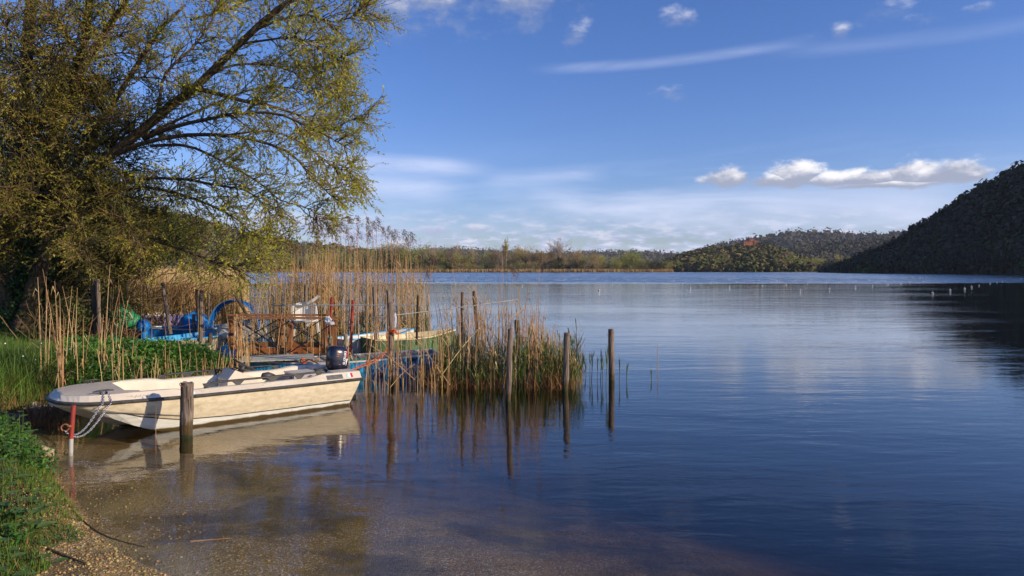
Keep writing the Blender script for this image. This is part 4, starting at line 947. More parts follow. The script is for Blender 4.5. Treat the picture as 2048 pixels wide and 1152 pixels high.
# smaller poles: (top x, top y, bottom x, bottom y, D, radius, material, label)
PL = [
 (776, 580, 780, 660, 12.1, .030, 'pole wood', 'thin pole stub rising behind the rope-tied grey pole'),
 (748, 574, 752, 690, 14.5, .038, 'pole wood', 'bark-covered pole in the dense reeds left of the rope-tied pole'),
 (925, 584, 920, 752, 12.7, .031, 'pole wood', 'slim pole leaning right beside the pale pipe at the reed edge'),
 (925, 643, 929, 745, 12.5, .046, 'weathered wood', 'short thick post at the foot of the slim leaning pole'),
 (947, 582, 958, 700, 13.2, .030, 'dark pole wood', 'dark pole leaning left with a yellow lichen patch in the reeds'),
 (1034, 640, 1036, 768, 12.3, .046, 'dark pole wood', 'ragged brown stump wrapped in dead reeds behind the slender lake post'),
 (836, 591, 833, 690, 13.2, .022, 'dark pole wood', 'short black stick tied to the end of the horizontal pipe'),
 (612, 569, 611, 660, 15.8, .038, 'pole wood', 'pole rising straight behind the white garden chair'),
 (325, 566, 341, 668, 16.0, .046, 'weathered wood', 'leaning crooked pole in front of the blue tarp boat'),
 (403, 581, 401, 684, 15.0, .046, 'pole wood', 'straight round pole at the plank side of the light blue boat'),
 (393, 579, 398, 660, 16.6, .032, 'dark pole wood', 'thin dark pole just left of the straight round pole'),
 (418, 582, 416, 640, 18.0, .030, 'pole wood', 'short far pole just right of the straight round pole'),
 (295, 568, 299, 610, 19.5, .042, 'weathered wood', 'stubby pale pole by the long cream boat'),
 (255, 570, 250, 640, 18.8, .050, 'dark pole wood', 'dark pole left of the stubby pale pole'),
 (387, 628, 389, 660, 17.4, .040, 'pole wood', 'short pole standing in the deep blue boat corner'),
 (367, 608, 372, 655, 19.0, .030, 'dark pole wood', 'thin pole behind the blue tarp heap'),
 (421, 666, 419, 690, 14.6, .045, 'dark pole wood', 'squat dark stump below the light blue boat planks'),
 (467, 585, 500, 640, 15.4, .034, 'dark pole wood', 'slanting dark pole crossing the blue canopy'),
 (479, 571, 487, 618, 15.5, .022, 'dark pole wood', 'thin black stick upright in front of the blue canopy'),
 (488, 572, 468, 590, 15.4, .016, 'dark pole wood', 'thin black stick leaning onto the slanting dark pole'),
 (188, 553, 192, 668, 14.3, .060, 'dark pole wood', 'thick black pole of the pair at the foot of the willow branches'),
 (196, 558, 199, 665, 14.2, .036, 'pole wood', 'tan pole leaning against the thick black pole'),
 (664, 645, 655, 700, 14.4, .020, 'dark pole wood', 'short dark stick inside the right end of the timber frame'),
 (690, 668, 692, 722, 13.3, .030, 'weathered wood', 'grey stub post at the white boat corner'),
]
for (xt, yt, xb, yb, D, r_, m, lab) in PL:
    post(xt, yt, xb, yb, r_, m, lab, name='wooden_pole', D=D, cat='pole', sink=.5, n=8)
for (xt, yt, xb, yb, D, lab) in ((664, 594, 659, 668, 14.6, 'left dark red iron pole, leaning behind the timber frame corner'), (706, 600, 700, 712, 13.6, 'right dark red iron pole standing free in the reeds')):
    post(xt, yt, xb, yb, .030, 'red paint', lab, name='iron_pole', D=D, cat='pole', sink=.5, n=10, ragged=False)
# long pale pipes
a, b_ = PX(547, 611, 13.2), PX(838, 611, 13.2); solo('pipe', Buf().tube(interp([a, (a+b_)/2+Vector((0, 0, .006)), b_], 9), .010, 8), 'pipe', 'long pale pipe running level across the reeds behind the timber frame', 'pipe', loc=tuple(a), smooth=True)
a, b_ = PX(748, 635, 11.75), PX(1036, 599, 13.0); solo('pipe', Buf().tube(interp([a, (a+b_)/2-Vector((0, 0, .012)), b_], 9), .009, 8), 'pipe', 'pale pipe rising to the right past the rope-tied pole', 'pipe', loc=tuple(a), smooth=True)
solo('bent_pipe', Buf().tube([PX(652, 606, 14.9), PX(646, 624, 14.9)], .016, 8).tube([PX(655, 607, 14.9), PX(650, 622, 14.9)], .010, 8), 'pipe', 'short grey pipe leaning beside the dark red iron poles', 'pipe', loc=tuple(PX(650, 620, 14.9)))
bag(PX(790.5, 640, 11.72), (.022, .02, .12), 'plastic_strip', 'narrow torn white plastic strip hanging on the rope-tied pole', 8)
# small wire crate / bundle of dry reeds leaning
# ropes
rp = Buf(); K = PX(783, 663, 11.80)
for k in range(3):
    z = K.z-.012+.016*k; rp.tube([(K.x+.069*math.cos(a), 11.87+.069*math.sin(a), z+.012*math.sin(a+k)) for a in np.linspace(0, 2*math.pi, 19)], .009, 6, caps=False)
rp.tube(interp([K+Vector((-.03, 0, .0)), PX(773, 668, 11.76), PX(775, 685, 11.72), PX(770, 706, 11.6), PX(752, 722, 11.4), PX(725, 733, 11.2), PX(700, 740, 11.05), PX(680, 742, 10.9)], 40), .0085, 6)
rp.tube(interp([PX(771, 702, 11.62), PX(756, 714, 11.5), PX(735, 725, 11.3), PX(712, 735, 11.1)], 24), .005, 5)
rp.tube(interp([K+Vector((.02, -.02, .0)), PX(789, 660, 11.75), PX(793, 668, 11.8), PX(797, 666, 11.8), PX(790, 664, 11.75)], 20), .010, 6)
solo('orange_rope', rp, 'orange rope', 'orange rope knotted round the grey pole and sagging down to the outboard', 'rope', loc=tuple(K), smooth=True)
rp = Buf(); q = [PX(606, 716, 12.2), PX(601, 722, 12.1), PX(608, 727, 12.1), PX(613, 720, 12.15), PX(604, 718, 12.1), PX(609, 724, 12.05), PX(617, 719, 12.1), PX(630, 724, 11.7), PX(642, 731, 11.3)]
rp.tube(interp(q, 50), .011, 6)
solo('orange_rope', rp, 'orange rope', 'short orange rope with a coiled knot lying on the plywood of the blue flat boat', 'rope', loc=tuple(q[0]), smooth=True)
solo('dark_cord', Buf().tube(interp([PX(797, 662, 11.8), PX(806, 657, 12.0), PX(815, 651, 12.2)], 10), .004, 4).tube(interp([PX(296, 652, 16.8), PX(340, 657, 16.2), PX(390, 646, 16.0)], 16), .006, 4), 'cord', 'thin tan cord pulled between the poles by the blue boats', 'cord', loc=tuple(PX(340, 655, 16.4)))

# ------------------------------------------------------------------ floats of the net lines
fm = {}
for nm, m in (('w', 'float white'), ('p', 'float pink')):
    me = Buf().ball((0, 0, .06), (.09, .09, .085), 10, 7).tube([(0, 0, .19), (0, 0, .24)], [.03, .02], 6).mesh('float', True); me.materials.append(MATS[m]); fm[nm] = me
FL = [(1198, 580, 1), (1288, 571, 1), (1224, 566, 1), (1172, 562, 1), (1101, 564, 1), (1044, 570, 1), (1013, 565, 1), (1380, 576, 1), (1364, 566, 1), (1348, 561, 1), (1422, 565, 1), (1459, 573, 1), (1473, 563, 1), (1458, 558, 0), (1524, 570, 1), (1518, 560, 1), (1554, 561, 1), (1572, 568, 1), (1600, 581, 1), (1591, 560, 1), (1615, 566, 1), (1622, 559, 1), (1659, 577, 1), (1652, 564, 1), (1711, 573, 1), (1681, 562, 0), (1745, 571, 1), (1776, 568, 1), (1712, 561, 1), (1802, 566, 1), (1738, 560, 1), (1820, 565, 1), (1846, 562, 1), (1865, 586, 1), (1900, 580, 1), (1929, 577, 1), (1943, 573, 1), (1958, 570, 1), (1980, 566, 1), (1994, 564, 1), (2005, 563, 1), (2042, 557, 1), (1331, 551, 0), (1336, 556, 1), (1287, 560, 1), (1234, 560, 1), (1249, 555, 0), (1190, 558, 1), (1205, 556, 0), (1154, 557, 0), (1127, 560, 0), (1131, 557, 1), (1067, 563, 0), (1055, 554, 0), (1037, 554, 0), (1020, 557, 1), (991, 562, 1), (972, 559, 1), (957, 560, 1), (941, 564, 0), (933, 555, 1), (918, 553, 0), (911, 566, 1), (901, 563, 1), (840, 566, 1), (832, 553, 0), (775, 562, 0), (735, 566, 1), (688, 548, 1), (625, 549, 0), (610, 560, 1), (563, 558, 1), (530, 560, 1), (533, 553, 0), (553, 549, 0), (517, 556, 1), (1405, 553, 0), (1430, 552, 0), (1500, 553, 1), (1540, 552, 0), (1600, 553, 0), (1700, 554, 1), (1780, 554, 0), (1950, 557, 0), (1840, 556, 1)]
for i, (px, py, w_) in enumerate(FL):
    D = DZ(py+1.5); o = bpy.data.objects.new('float', fm['w' if w_ else 'p']); COL.objects.link(o); o.location = ((px-CX)/FOC*D, D, 0)
    near_ = py >= 572; o.scale = ((1.0, 1, 1) if near_ else (.85, .85, .8)) if w_ else (.8, .8, .7)
    tag(o, 'small white float of the net lines, a dot on the open lake' if w_ else 'small pinkish float of the net lines, a dot on the open lake', 'float', 'white floats of the net lines' if w_ else 'pink floats of the net lines')

# ------------------------------------------------------------------ the red villa and the far houses
mat('villa red', (.46, .17, .09), (.38, .15, .09), scale=.3, rough=.8); mat('roof tile', (.30, .12, .07), (.22, .10, .07), scale=.4, rough=.9); mat('house wall', (.50, .38, .28), (.42, .32, .26), scale=.3, rough=.85, ); mat('dark glass', (.03, .03, .04), rough=.2)
vp = PX(1500, 490, 893); vp.z = 33.0
vl = thing('red_villa', 'large red villa with a raised middle tower on top of the round hill', 'villa', vp)
for (x, w_, h_, d_) in ((-5.5, 7.5, 5.2, 9), (1.0, 6.0, 8.2, 8), (6.0, 5.0, 6.0, 9)):
    part('wall', Buf().box((vp.x+x, vp.y, vp.z+h_/2-1), (w_, d_, h_+2)), 'villa red', vl)
    part('roof', Buf().box((vp.x+x, vp.y, vp.z+h_+.55), (w_+.8, d_+.8, 1.0), taper=.35), 'roof tile', vl)
    for k in (-1, 1): part('window', Buf().box((vp.x+x+k*w_*.24, vp.y-d_/2-.02, vp.z+h_*.62), (.9, .12, 1.5)), 'dark glass', vl)
HS = [(1060, 507), (1170, 503), (1182, 505), (1215, 504), (1228, 507), (1262, 506), (1290, 508), (1325, 507), (1340, 509), (660, 494), (672, 492), (684, 494), (696, 495), (640, 490), (705, 496), (1330, 512), (1372, 508)]
HLAB = {}
for i, (px, py) in enumerate(HS):
    D = 2960 if px > 900 else 960; p = PX(px, py+1.5, D); sz = (11, 9, 7) if px > 900 else (6.5, 5, 4.2)
    grp = 'houses on the far wooded ridge' if px > 900 else 'houses on the ridge of the hill behind the reeds'
    hse = thing('far_house', 'tiny tile-roofed house on the dark ridge beyond the lake' if px > 900 else 'tiny pale house on the hill ridge above the reed plumes', 'house', p, R0.uniform(-.4, .4), grp)
    part('wall', Buf().box((0, 0, 0), sz), 'house wall', hse, world=False); part('roof', Buf().box((0, 0, sz[2]/2+.8), (sz[0]+1, sz[1]+1, 1.6), taper=.3), 'roof tile', hse, world=False)
# ------------------------------------------------------------------ plant materials
mat('reed straw', (.56, .38, .16), (.42, .26, .10), rough=.75, scale=1.6, island=.35, hue=.02, trans=.12, space='World')
mat('reed straw pale', (.64, .47, .23), (.50, .34, .14), rough=.75, scale=1.2, island=.3, hue=.015, trans=.12, space='World')
mat('reed dark', (.30, .18, .07), (.38, .23, .10), rough=.85, scale=1.5, island=.35, hue=.02, space='World')
mat('reed plume', (.20, .12, .08), (.27, .18, .12), rough=.9, scale=3, island=.3, trans=.25, space='World')
mat('reed green', (.16, .21, .05), (.09, .13, .035), rough=.6, scale=1.5, island=.35, hue=.03, trans=.3, space='World')
mat('grass', (.14, .24, .03), (.065, .12, .02), rough=.6, scale=1.3, island=.40, hue=.03, trans=.3, space='World')
mat('herb leaves', (.09, .22, .028), (.045, .11, .016), rough=.55, scale=1.4, island=.42, hue=.03, trans=.28, space='World')
mat('broad leaf', (.09, .20, .05), (.14, .26, .07), rough=.5, scale=6, island=.3, hue=.02, trans=.3, bump=.2)
mat('dry litter', (.26, .13, .05), (.16, .085, .035), rough=.9, scale=2, island=.4, space='World')
mat('petal', (.75, .75, .78), rough=.7)
mat('blue petal', (.25, .35, .7), rough=.7)
mat('lake stone', (.42, .34, .20), (.26, .20, .11), rough=.85, scale=9, bump=.8, bscale=14, bdist=.02)
mat('pale stone', (.50, .44, .36), (.36, .30, .22), rough=.85, scale=9, bump=.8, bscale=14, bdist=.02)

# ------------------------------------------------------------------ pebbles and stones
_pv = np.vstack(Buf().ball((0, 0, 0), 1, 5, 3).V); _pf = Buf().ball((0, 0, 0), 1, 5, 3).F
def stones(P, r):
    n = len(P); k = len(_pv); V = _pv[None]*(1+.3*(RNG.random((n, k))-.5))[..., None]*(r[:, None]*(.7+.6*RNG.random((n, 3)))*arr([1, 1, .6]))[:, None]+P[:, None]
    b = Buf(); b.V.append(V.reshape(-1, 3)); b.n = n*k
    for F_ in _pf: b.F.append((F_[None]+(np.arange(n)*k)[:, None, None]).reshape(-1, F_.shape[1]))
    return b
n = 15000; x = RNG.uniform(-4.1, -1.0, n); y = RNG.uniform(4.0, 6.6, n); d = sdist(x, y); k = (d > -.7) & (RNG.random(n) < np.where(d > 0, 1, .16)); x, y = x[k], y[k]
mat('pebbles', (.42, .29, .12), (.26, .17, .06), rough=.6, scale=40, island=.6, hue=.03, space='World')
o = part('pebbles', stones(np.stack([x, y, height(x, y)+.002], 1), RNG.uniform(.003, .016, len(x))*RNG.random(len(x))**.6), 'pebbles', kind='stuff'); tag(o, 'wet golden pebbles of the small beach', 'pebbles')
def rock(px, py, r, m, label, sq=.7, seed=0):
    D = DZ(py, .05); c = PX(px, py, D); b = Buf().ball((0, 0, 0), 1, 16, 11); V = np.vstack(b.V)
    kk = np.array([1+.5*mnoise.noise(Vector(v)*1.6+Vector((seed, 0, 0)))+.2*mnoise.noise(Vector(v)*4+Vector((seed, 9, 0))) for v in V]); b.V = [V*kk[:, None]*arr([r, r*.8, r*sq])+arr((c.x, c.y, c.z-.02))]
    return solo('rock', b, m, label, 'rock', loc=(c.x, c.y, c.z))
rock(84, 905, .10, 'lake stone', 'yellowish brown stone at the water edge below the stake', seed=1)
rock(52, 818, .30, 'pale stone', 'flat pale stone half hidden under leaves at the bow', .32, seed=4)
rock(22, 838, .2, 'pale stone', 'smaller pale stone left of the flat one on the bank', .4, seed=6)

def stick(pts, r, m, label, name='stick'):
    P = []
    for px, py in pts:
        D = DZ(py, -.02); x = (px-CX)/FOC*D; P.append((x, D, h1(x, D)+r))
    solo(name, Buf().tube(interp(P, 24), np.linspace(r, r*.5, 24), 6, rough=.2), m, label, name, loc=P[0])
stick([(128, 1022), (160, 1045), (200, 1072), (240, 1086), (290, 1096)], .006, 'wet wood', 'long curved twig lying on the bed just under the water at the beach')
stick([(95, 1120), (130, 1132), (172, 1148)], .010, 'dark pole wood', 'dark twig lying across the gravel at the lower edge of the beach')
stick([(30, 1148), (45, 1140), (60, 1136)], .012, 'pole wood', 'short pale stick in the lower corner grass')
stick([(380, 1075), (420, 1068), (460, 1062)], .006, 'reed straw', 'sunken straw-coloured reed stem on the shallow bed right of the beach')

# ------------------------------------------------------------------ grass and herbs on the bank
def blades(x, y, h, w, lean=.35, seg=3, z=None, curl=.6):
    """curved tapered blades; returns Buf of quads"""
    n = len(x); z = height(x, y) if z is None else z; a = RNG.uniform(0, 2*math.pi, n); d = np.stack([np.cos(a), np.sin(a), np.zeros(n)], 1)
    w = np.broadcast_to(arr(w), (n,)); h = np.broadcast_to(arr(h), (n,)); sd_ = np.stack([-np.sin(a+RNG.normal(size=n)*.9), np.cos(a+RNG.normal(size=n)*.9), np.zeros(n)], 1)
    ln = np.abs(RNG.normal(size=n))*lean; base = np.stack([x, y, z-.01], 1); rows = []
    for i in range(seg+1):
        u = i/seg; c = base+np.stack([np.zeros(n), np.zeros(n), h*u*(1-.25*ln*u)], 1)+d*(ln*h*(u**(1+curl)))[:, None]; ww = (w*(1-u)**.7*.5+.0004)[:, None]
        rows += [c-sd_*ww, c+sd_*ww]
    V = np.stack(rows, 1); F = np.array([[2*i, 2*i+1, 2*i+3, 2*i+2] for i in range(seg)])
    return Buf().add(V.reshape(-1, 3), (F[None]+(np.arange(n)*(2*seg+2))[:, None, None]).reshape(-1, 4))
def region(n, x0, x1, y0, y1, cond):
    x = RNG.uniform(x0, x1, n); y = RNG.uniform(y0, y1, n); k = cond(x, y); return x[k], y[k]
def pxof(x, y): return CX+FOC*x/y
# front hummock at the lower left
x, y = region(105000, -7.5, -2.9, 3.6, 9.2, lambda x, y: (sdist(x, y) > .03) & ~((x > -3.07-.39*(y-4.46)+.12*np.sin(y*9)+.15*fbm(x*4, y*4, 5)) & (y < 5.35)))
g = fbm(x*1.6, y*1.6, 31); k = g > .16; x, y, g = x[k], y[k], g[k]
edge = smooth(0, .45, sdist(x, y)); h = (.035+.16*(g-.1)*RNG.random(len(x)))*(.75+.5*edge)
o = part('grass', blades(x, y, h, RNG.uniform(.004, .0085, len(x)), .5, 2), 'grass', kind='stuff'); tag(o, 'short lush green grass on the hummock beside the beach', 'grass')
def herb_tufts(x, y, per, hh, spread, size, aspect=.55):
    n = len(x); z = height(x, y); q = RNG.random((n, per)); a = RNG.uniform(0, 6.28, (n, per)); rr = spread*np.sqrt(RNG.random((n, per)))
    P = np.stack([x[:, None]+rr*np.cos(a), y[:, None]+rr*np.sin(a), z[:, None]+(hh[:, None]*q**.6)], -1).reshape(-1, 3)
    return leaves(P, size*RNG.uniform(.6, 1.3, len(P)), .35, aspect)
x, y = region(5200, -8, -3.3, 3.6, 9.2, lambda x, y: (sdist(x, y) > .0) & ~((x > -3.12-.39*(y-4.46)) & (y < 5.3)) & (fbm(x*1.3+4, y*1.3, 77) > .47))
o = part('herb_cover', herb_tufts(x, y, 14, RNG.uniform(.05, .19, len(x)), .07, .038), 'herb leaves', kind='stuff'); tag(o, 'low creeping herbs in the front grass', 'herbs')
x, y = region(9000, -7, -2.9, 3.6, 9, lambda x, y: (sdist(x, y) > -.02) & ~((x > -3.02-.39*(y-4.46)) & (y < 5.4))); o = part('dry_grass', blades(x, y, RNG.uniform(.04, .14, len(x)), .005, .9, 3), 'dry litter', kind='stuff'); tag(o, 'dead brown blades between the fresh grass', 'grass')
# broad-leaved plants, counted
def broad_plant(x, y, n, hgt, size, label, grp):
    z = h1(x, y); t_ = thing('leafy_plant', label, 'plant', (x, y, z), 0, grp)
    stem = Buf(); stem.tube([(x, y, z), (x+.01, y-.01, z+hgt*.5), (x+.02, y-.02, z+hgt)], [.004, .003, .002], 4); part('stem', stem, 'herb leaves', t_)
    for i in range(n):
        u = (i+.6)/n; a = i*2.4+R0.random(); c = Vector((x+.015*u, y-.015*u, z+hgt*u)); s = size*(1.25-.6*u)*R0.uniform(.8, 1.15)
        d = Vector((math.cos(a), math.sin(a), .38)).normalized(); sd_ = d.cross(Vector((0, 0, 1))).normalized(); up = sd_.cross(d)
        V = []; 
        for q, w_ in ((0, .02), (.25, .30), (.5, .40), (.75, .27), (1, .01)):
            cc = c+d*(s*(.25+q))-Vector((0, 0, 1))*(s*.35*q*q); V += [cc-sd_*s*w_+up*s*.07, cc-up*s*.02, cc+sd_*s*w_+up*s*.07]
        b = Buf().add(arr(V), [[3*k_+j, 3*k_+j+1, 3*k_+j+4, 3*k_+j+3] for k_ in range(4) for j in range(2)]); b.tube([c, c+d*s*.28], .0022, 3)
        part('leaf', b, 'broad leaf', t_, smooth=True)
PLANTS = [(62, 990, 9, .20, .085, 'broad-leaved plant with the biggest pale leaves at the middle of the front grass'), (38, 905, 9, .30, .075, 'broad-leaved plant on the bank edge just under the pale stones'), (70, 900, 8, .22, .07, 'broad-leaved plant drooping over the water by the yellowish stone'),
 (20, 950, 8, .20, .07, 'broad-leaved plant at the picture edge above the pale-leaved one'), (30, 1010, 7, .12, .06, 'low broad-leaved plant left of the biggest pale leaves'), (12, 870, 8, .25, .07, 'broad-leaved plant at the picture edge beneath the smaller stone'), (60, 850, 8, .20, .065, 'broad-leaved plant growing over the flat pale stone'), (100, 1045, 6, .10, .05, 'low broad-leaved plant near the beach edge of the hummock'), (45, 875, 8, .32, .06, 'tall thin-stemmed plant on the bank behind the drooping one')]
PLANTS += [(85, 960, 7, .12, .06, 'low broad-leaved plant at the water edge of the hummock above the beach'), (15, 1080, 8, .16, .07, 'broad-leaved plant near the lower corner of the picture'), (48, 1120, 7, .10, .06, 'low broad-leaved plant between the corner and the beach'), (5, 985, 8, .22, .07, 'broad-leaved plant cut by the picture edge beside the biggest pale leaves')]
for (px, py, n, hg, sz, lab) in PLANTS:
    hg = hg*1.15+.09; sz *= 1.35
    D = DZ(py, .35); broad_plant((px-CX)/FOC*D, D, n, hg, sz, lab, 'broad-leaved plants on the front bank')
x, y = region(60, -6, -3.6, 4.4, 8.6, lambda x, y: sdist(x, y) > .1)
def dots(x, y, hh, r): 
    n = len(x); P = np.stack([x, y, height(x, y)+hh], 1); return leaves(P, r, 1.5, 1.0)
o = part('blue_flowers', dots(x, y, RNG.uniform(.08, .16, len(x)), .016), 'blue petal', kind='stuff'); tag(o, 'scattered tiny pale blue flowers in the grass', 'flowers')
# back bank: tall grass at the left, dense dark herbs toward the frame
x, y = region(120000, -14, -4.9, 9.2, 16, lambda x, y: (sdist(x, y) > -.05) & (pxof(x, y) < 480) & (pxof(x, y) > -60))
px = pxof(x, y); g = fbm(x*.9, y*.9, 51); k = RNG.random(len(x)) < np.where(px < 190, .95, np.where(y > 13.2, .0, .25)); x, y, g, px = x[k], y[k], g[k], px[k]
h = (.16+.32*g)*RNG.uniform(.5, 1.1, len(x))*np.where(px < 190, 1.25, .8)
o = part('grass', blades(x, y, h, RNG.uniform(.007, .014, len(x)), .45, 3), 'grass', kind='stuff'); tag(o, 'tall fresh green grass on the bank behind the motorboat', 'grass')
x, y = region(15000, -12, -4.9, 9.4, 15.6, lambda x, y: (sdist(x, y) > -.08) & (pxof(x, y) > 130) & (pxof(x, y) < 475) & ((y < 13.4) | (pxof(x, y) < 215)))
o = part('herb_cover', herb_tufts(x, y, 16, RNG.uniform(.14, .42, len(x))*np.where(y > 12.6, .75, 1), .12, .062), 'herb leaves', kind='stuff'); tag(o, 'dense dark green nettles and herbs on the bank behind the motorboat', 'herbs')
x, y = region(110, -11, -6.5, 9.8, 12.2, lambda x, y: (sdist(x, y) > .1) & (pxof(x, y) < 300) & (fbm(x*1.2, y*1.2, 5) > .45))
o = part('white_flowers', dots(x, y, RNG.uniform(.25, .42, len(x)), .026), 'petal', kind='stuff'); tag(o, 'small white flowers dotted through the bank grass', 'flowers')
# dry litter and drooping sedge at the bow
x, y = region(16000, -9.5, -5.0, 8.6, 12.6, lambda x, y: (np.abs(sdist(x, y)) < .55) & (pxof(x, y) < 470))
o = part('dry_sedge', blades(x, y, RNG.uniform(.12, .42, len(x)), RNG.uniform(.006, .011, len(x)), 1.3, 3, z=np.maximum(height(x, y), -.02)), 'dry litter', kind='stuff'); tag(o, 'brown dry sedge and litter along the bank edge at the bow', 'sedge')
x, y = region(3000, -8.6, -6.3, 9.3, 10.8, lambda x, y: sdist(x, y) > -.1)
o = part('green_sedge', blades(x, y, RNG.uniform(.3, .65, len(x)), RNG.uniform(.008, .013, len(x)), 1.0, 4), 'grass', kind='stuff'); tag(o, 'arching green sedge tuft left of the bow', 'sedge')

# ------------------------------------------------------------------ reeds
x, y = region(9000, -4.6, 2.0, 11.6, 14.4, lambda x, y: (pxof(x, y) > 840) & (pxof(x, y) < 1150+60*(fbm(y*2, x*0+1, 4)-.5)) & (fbm(x*2.2, y*2.2, 71) > .42))
o = part('reed_litter', blades(x, y, RNG.uniform(.10, .45, len(x)), RNG.uniform(.006, .012, len(x)), 1.1, 2, z=np.full(len(x), -.03)), 'dry litter', kind='stuff'); tag(o, 'matted dead reed leaves at the waterline of the clump by the lake posts', 'reeds')
def reed_mesh(h, seed, plume=False, nleaf=3, r_=.0062, green=False, lean=.0, flop=0.0):
    q = random.Random(seed); a = q.uniform(0, 6.28); dx_, dy_ = math.cos(a)*lean*h, math.sin(a)*lean*h*.5
    P = [(dx_*u*u+q.uniform(-1, 1)*.006*h*(0 < u), dy_*u*u, h*u) for u in (0, .25, .5, .75, 1)]
    b = Buf().tube(P, [r_, r_*.95, r_*.85, r_*.7, r_*.35], 4 if r_ > .006 else 3, caps=False)
    def lf(u, L_, w_, dr):
        i = min(3, int(u*4)); f = u*4-i; p = Vector(P[i]).lerp(Vector(P[i+1]), f); d = Vector((math.cos(dr), math.sin(dr)*.6, 0)); s_ = Vector((-math.sin(dr), math.cos(dr), 0))*w_
        k = q.uniform(.2, 1.2) if not green else q.uniform(1.2, 2.4)
        A = p; B_ = p+d*L_*.45+Vector((0, 0, L_*.28*k)); C_ = p+d*L_*(.9 if not green else .55)+Vector((0, 0, L_*(.28*k-.55*q.random() if not green else .75)))
        b.poly([A-s_*.6, A+s_*.6, B_+s_, B_-s_, C_], [[0, 1, 2, 3], [3, 2, 4]])
    for i in range(nleaf): lf(q.uniform(.25, .92), q.uniform(.18, .42), q.uniform(.004, .009) if not green else q.uniform(.006, .010), q.uniform(0, 6.28))
    return b, Vector(P[-1])
def plume_buf(c, seed, s=1.0):
    q = np.random.default_rng(seed); n = 150; u = q.random(n); side = q.normal(size=(n, 3))*arr([.05, .04, .045])*s
    P = arr(c)+side*(.3+u[:, None])+np.stack([.07*s*u, np.zeros(n), -.02+.18*s*(1-u)-.05*u], 1)
    d = np.stack([.5+q.normal(size=n)*.5, q.normal(size=n)*.3, -.7+q.normal(size=n)*.3], 1)
    return leaves(P, s*q.uniform(.035, .075, n), 0, .16, dirs=d)
VAR = [(h, i, l, m) for i, (h, l, m) in enumerate([(1.0, .02, 'reed straw'), (1.0, .07, 'reed straw pale'), (1.0, .13, 'reed straw'), (1.0, .05, 'reed straw pale'), (1.0, .22, 'reed dark'), (1.0, .1, 'reed straw'), (1.0, .03, 'reed straw'), (1.0, .16, 'reed straw pale')])]
# heights for shared meshes in metres
HS_ = [.7, 1.1, 1.5, 1.9, 2.3, 2.7]
RM = {}
def reed_variant(hi, vi, green=False):
    key = (hi, vi, green)
    if key not in RM:
        _, sd_, ln, m = VAR[vi]; b, _t = reed_mesh(HS_[hi] if not green else [.45, .65, .85, 1.05, 1.2, 1.4][hi], sd_*31+hi*7+(500 if green else 0), nleaf=(2+hi if not green else 5), green=green, lean=ln*(1 if not green else .6), r_=.0064 if not green else .005)
        me = b.mesh('reed' if not green else 'green_reed'); me.materials.append(MATS['reed green' if green else m]); RM[key] = (me, b, m if not green else 'reed green')
    return RM[key]
ALL = []   # (x, y, z, scale, rot, hi, vi, green, zone)
def sow(n, xr, yr, cond, hmin, hmax, zone, green=False, zf=None, clump=0.0, hfun=None):
    k = 0; tries = 0
    while k < n and tries < n*60:
        tries += 1
        y = R0.uniform(*yr); x = (R0.uniform(*xr)-CX)/FOC*y
        if clump and vnoise(arr([x*3.1]), arr([y*2.3]), 91)[0] < clump*R0.random(): continue
        if cond and not cond(x, y): continue
        h = hfun(x, y) if hfun else R0.uniform(hmin, hmax); h *= R0.uniform(.82, 1.12)
        tabs = HS_ if not green else [.45, .65, .85, 1.05, 1.2, 1.4]
        hi = min(range(6), key=lambda i: abs(tabs[i]-h)); vi = R0.randrange(8)
        ALL.append((x, y, max(-.12, min(.5, h1(x, y))) if zf is None else zf, h/tabs[hi], R0.uniform(0, 6.28), hi, vi, green, zone)); k += 1
def topz(prof, px, y):   # photo row of the reed tips -> height above the water at that distance
    py = np.interp(px, [a for a, _ in prof], [b_ for _, b_ in prof]); return EYE-(py-HY)/FOC*y
pr_main = [(480, 560), (540, 520), (580, 500), (640, 490), (700, 480), (760, 480), (830, 505), (870, 560), (960, 545), (1030, 550), (1060, 570), (1090, 610), (1130, 650), (1165, 690)]
def hf(lo, hi): return lambda x, y: max(.35, topz(pr_main, pxof(x, y), y)*R0.uniform(lo, hi))
notboat = lambda x, y: not (490 < pxof(x, y) < 880 and 11.9 < y < 13.7) and not (455 < pxof(x, y) < 680 and 13.5 < y < 15.0) and not (665 < pxof(x, y) < 918 and 13.5 < y < 16.9) and not (560 < pxof(x, y) < 665 and 13 < y < 16)
sow(470, (500, 860), (13.8, 19.5), notboat, 0, 0, 'clump', hfun=hf(.55, 1.0), clump=.6)
sow(320, (540, 850), (16.2, 19.5), notboat, 0, 0, 'clump', hfun=hf(.8, 1.02), clump=.8)
sow(250, (880, 1090), (11.9, 14.2), notboat, 0, 0, 'water', hfun=hf(.45, 1.0), clump=.9)
sow(150, (1060, 1165), (11.9, 13.4), None, 0, 0, 'water', hfun=hf(.5, 1.0), clump=.9)
sow(75, (690, 900), (11.4, 12.0), lambda x, y: y < 11.95, 0, 0, 'front', hfun=lambda x, y: R0.uniform(.35, 1.5))
sow(26, (470, 700), (12.9, 13.5), None, 0, 0, 'front', hfun=lambda x, y: R0.uniform(.6, 1.3))
sow(270, (860, 1160), (11.8, 13.6), notboat, 0, 0, 'water', green=True, hfun=lambda x, y: R0.uniform(.35, .95), clump=.8)
sow(200, (560, 860), (16.2, 18.5), notboat, 0, 0, 'clump', green=True, hfun=lambda x, y: R0.uniform(.6, 1.4), clump=.8)
sow(90, (880, 1165), (11.7, 12.8), None, 0, 0, 'water', green=True, hfun=lambda x, y: R0.uniform(.3, .6))
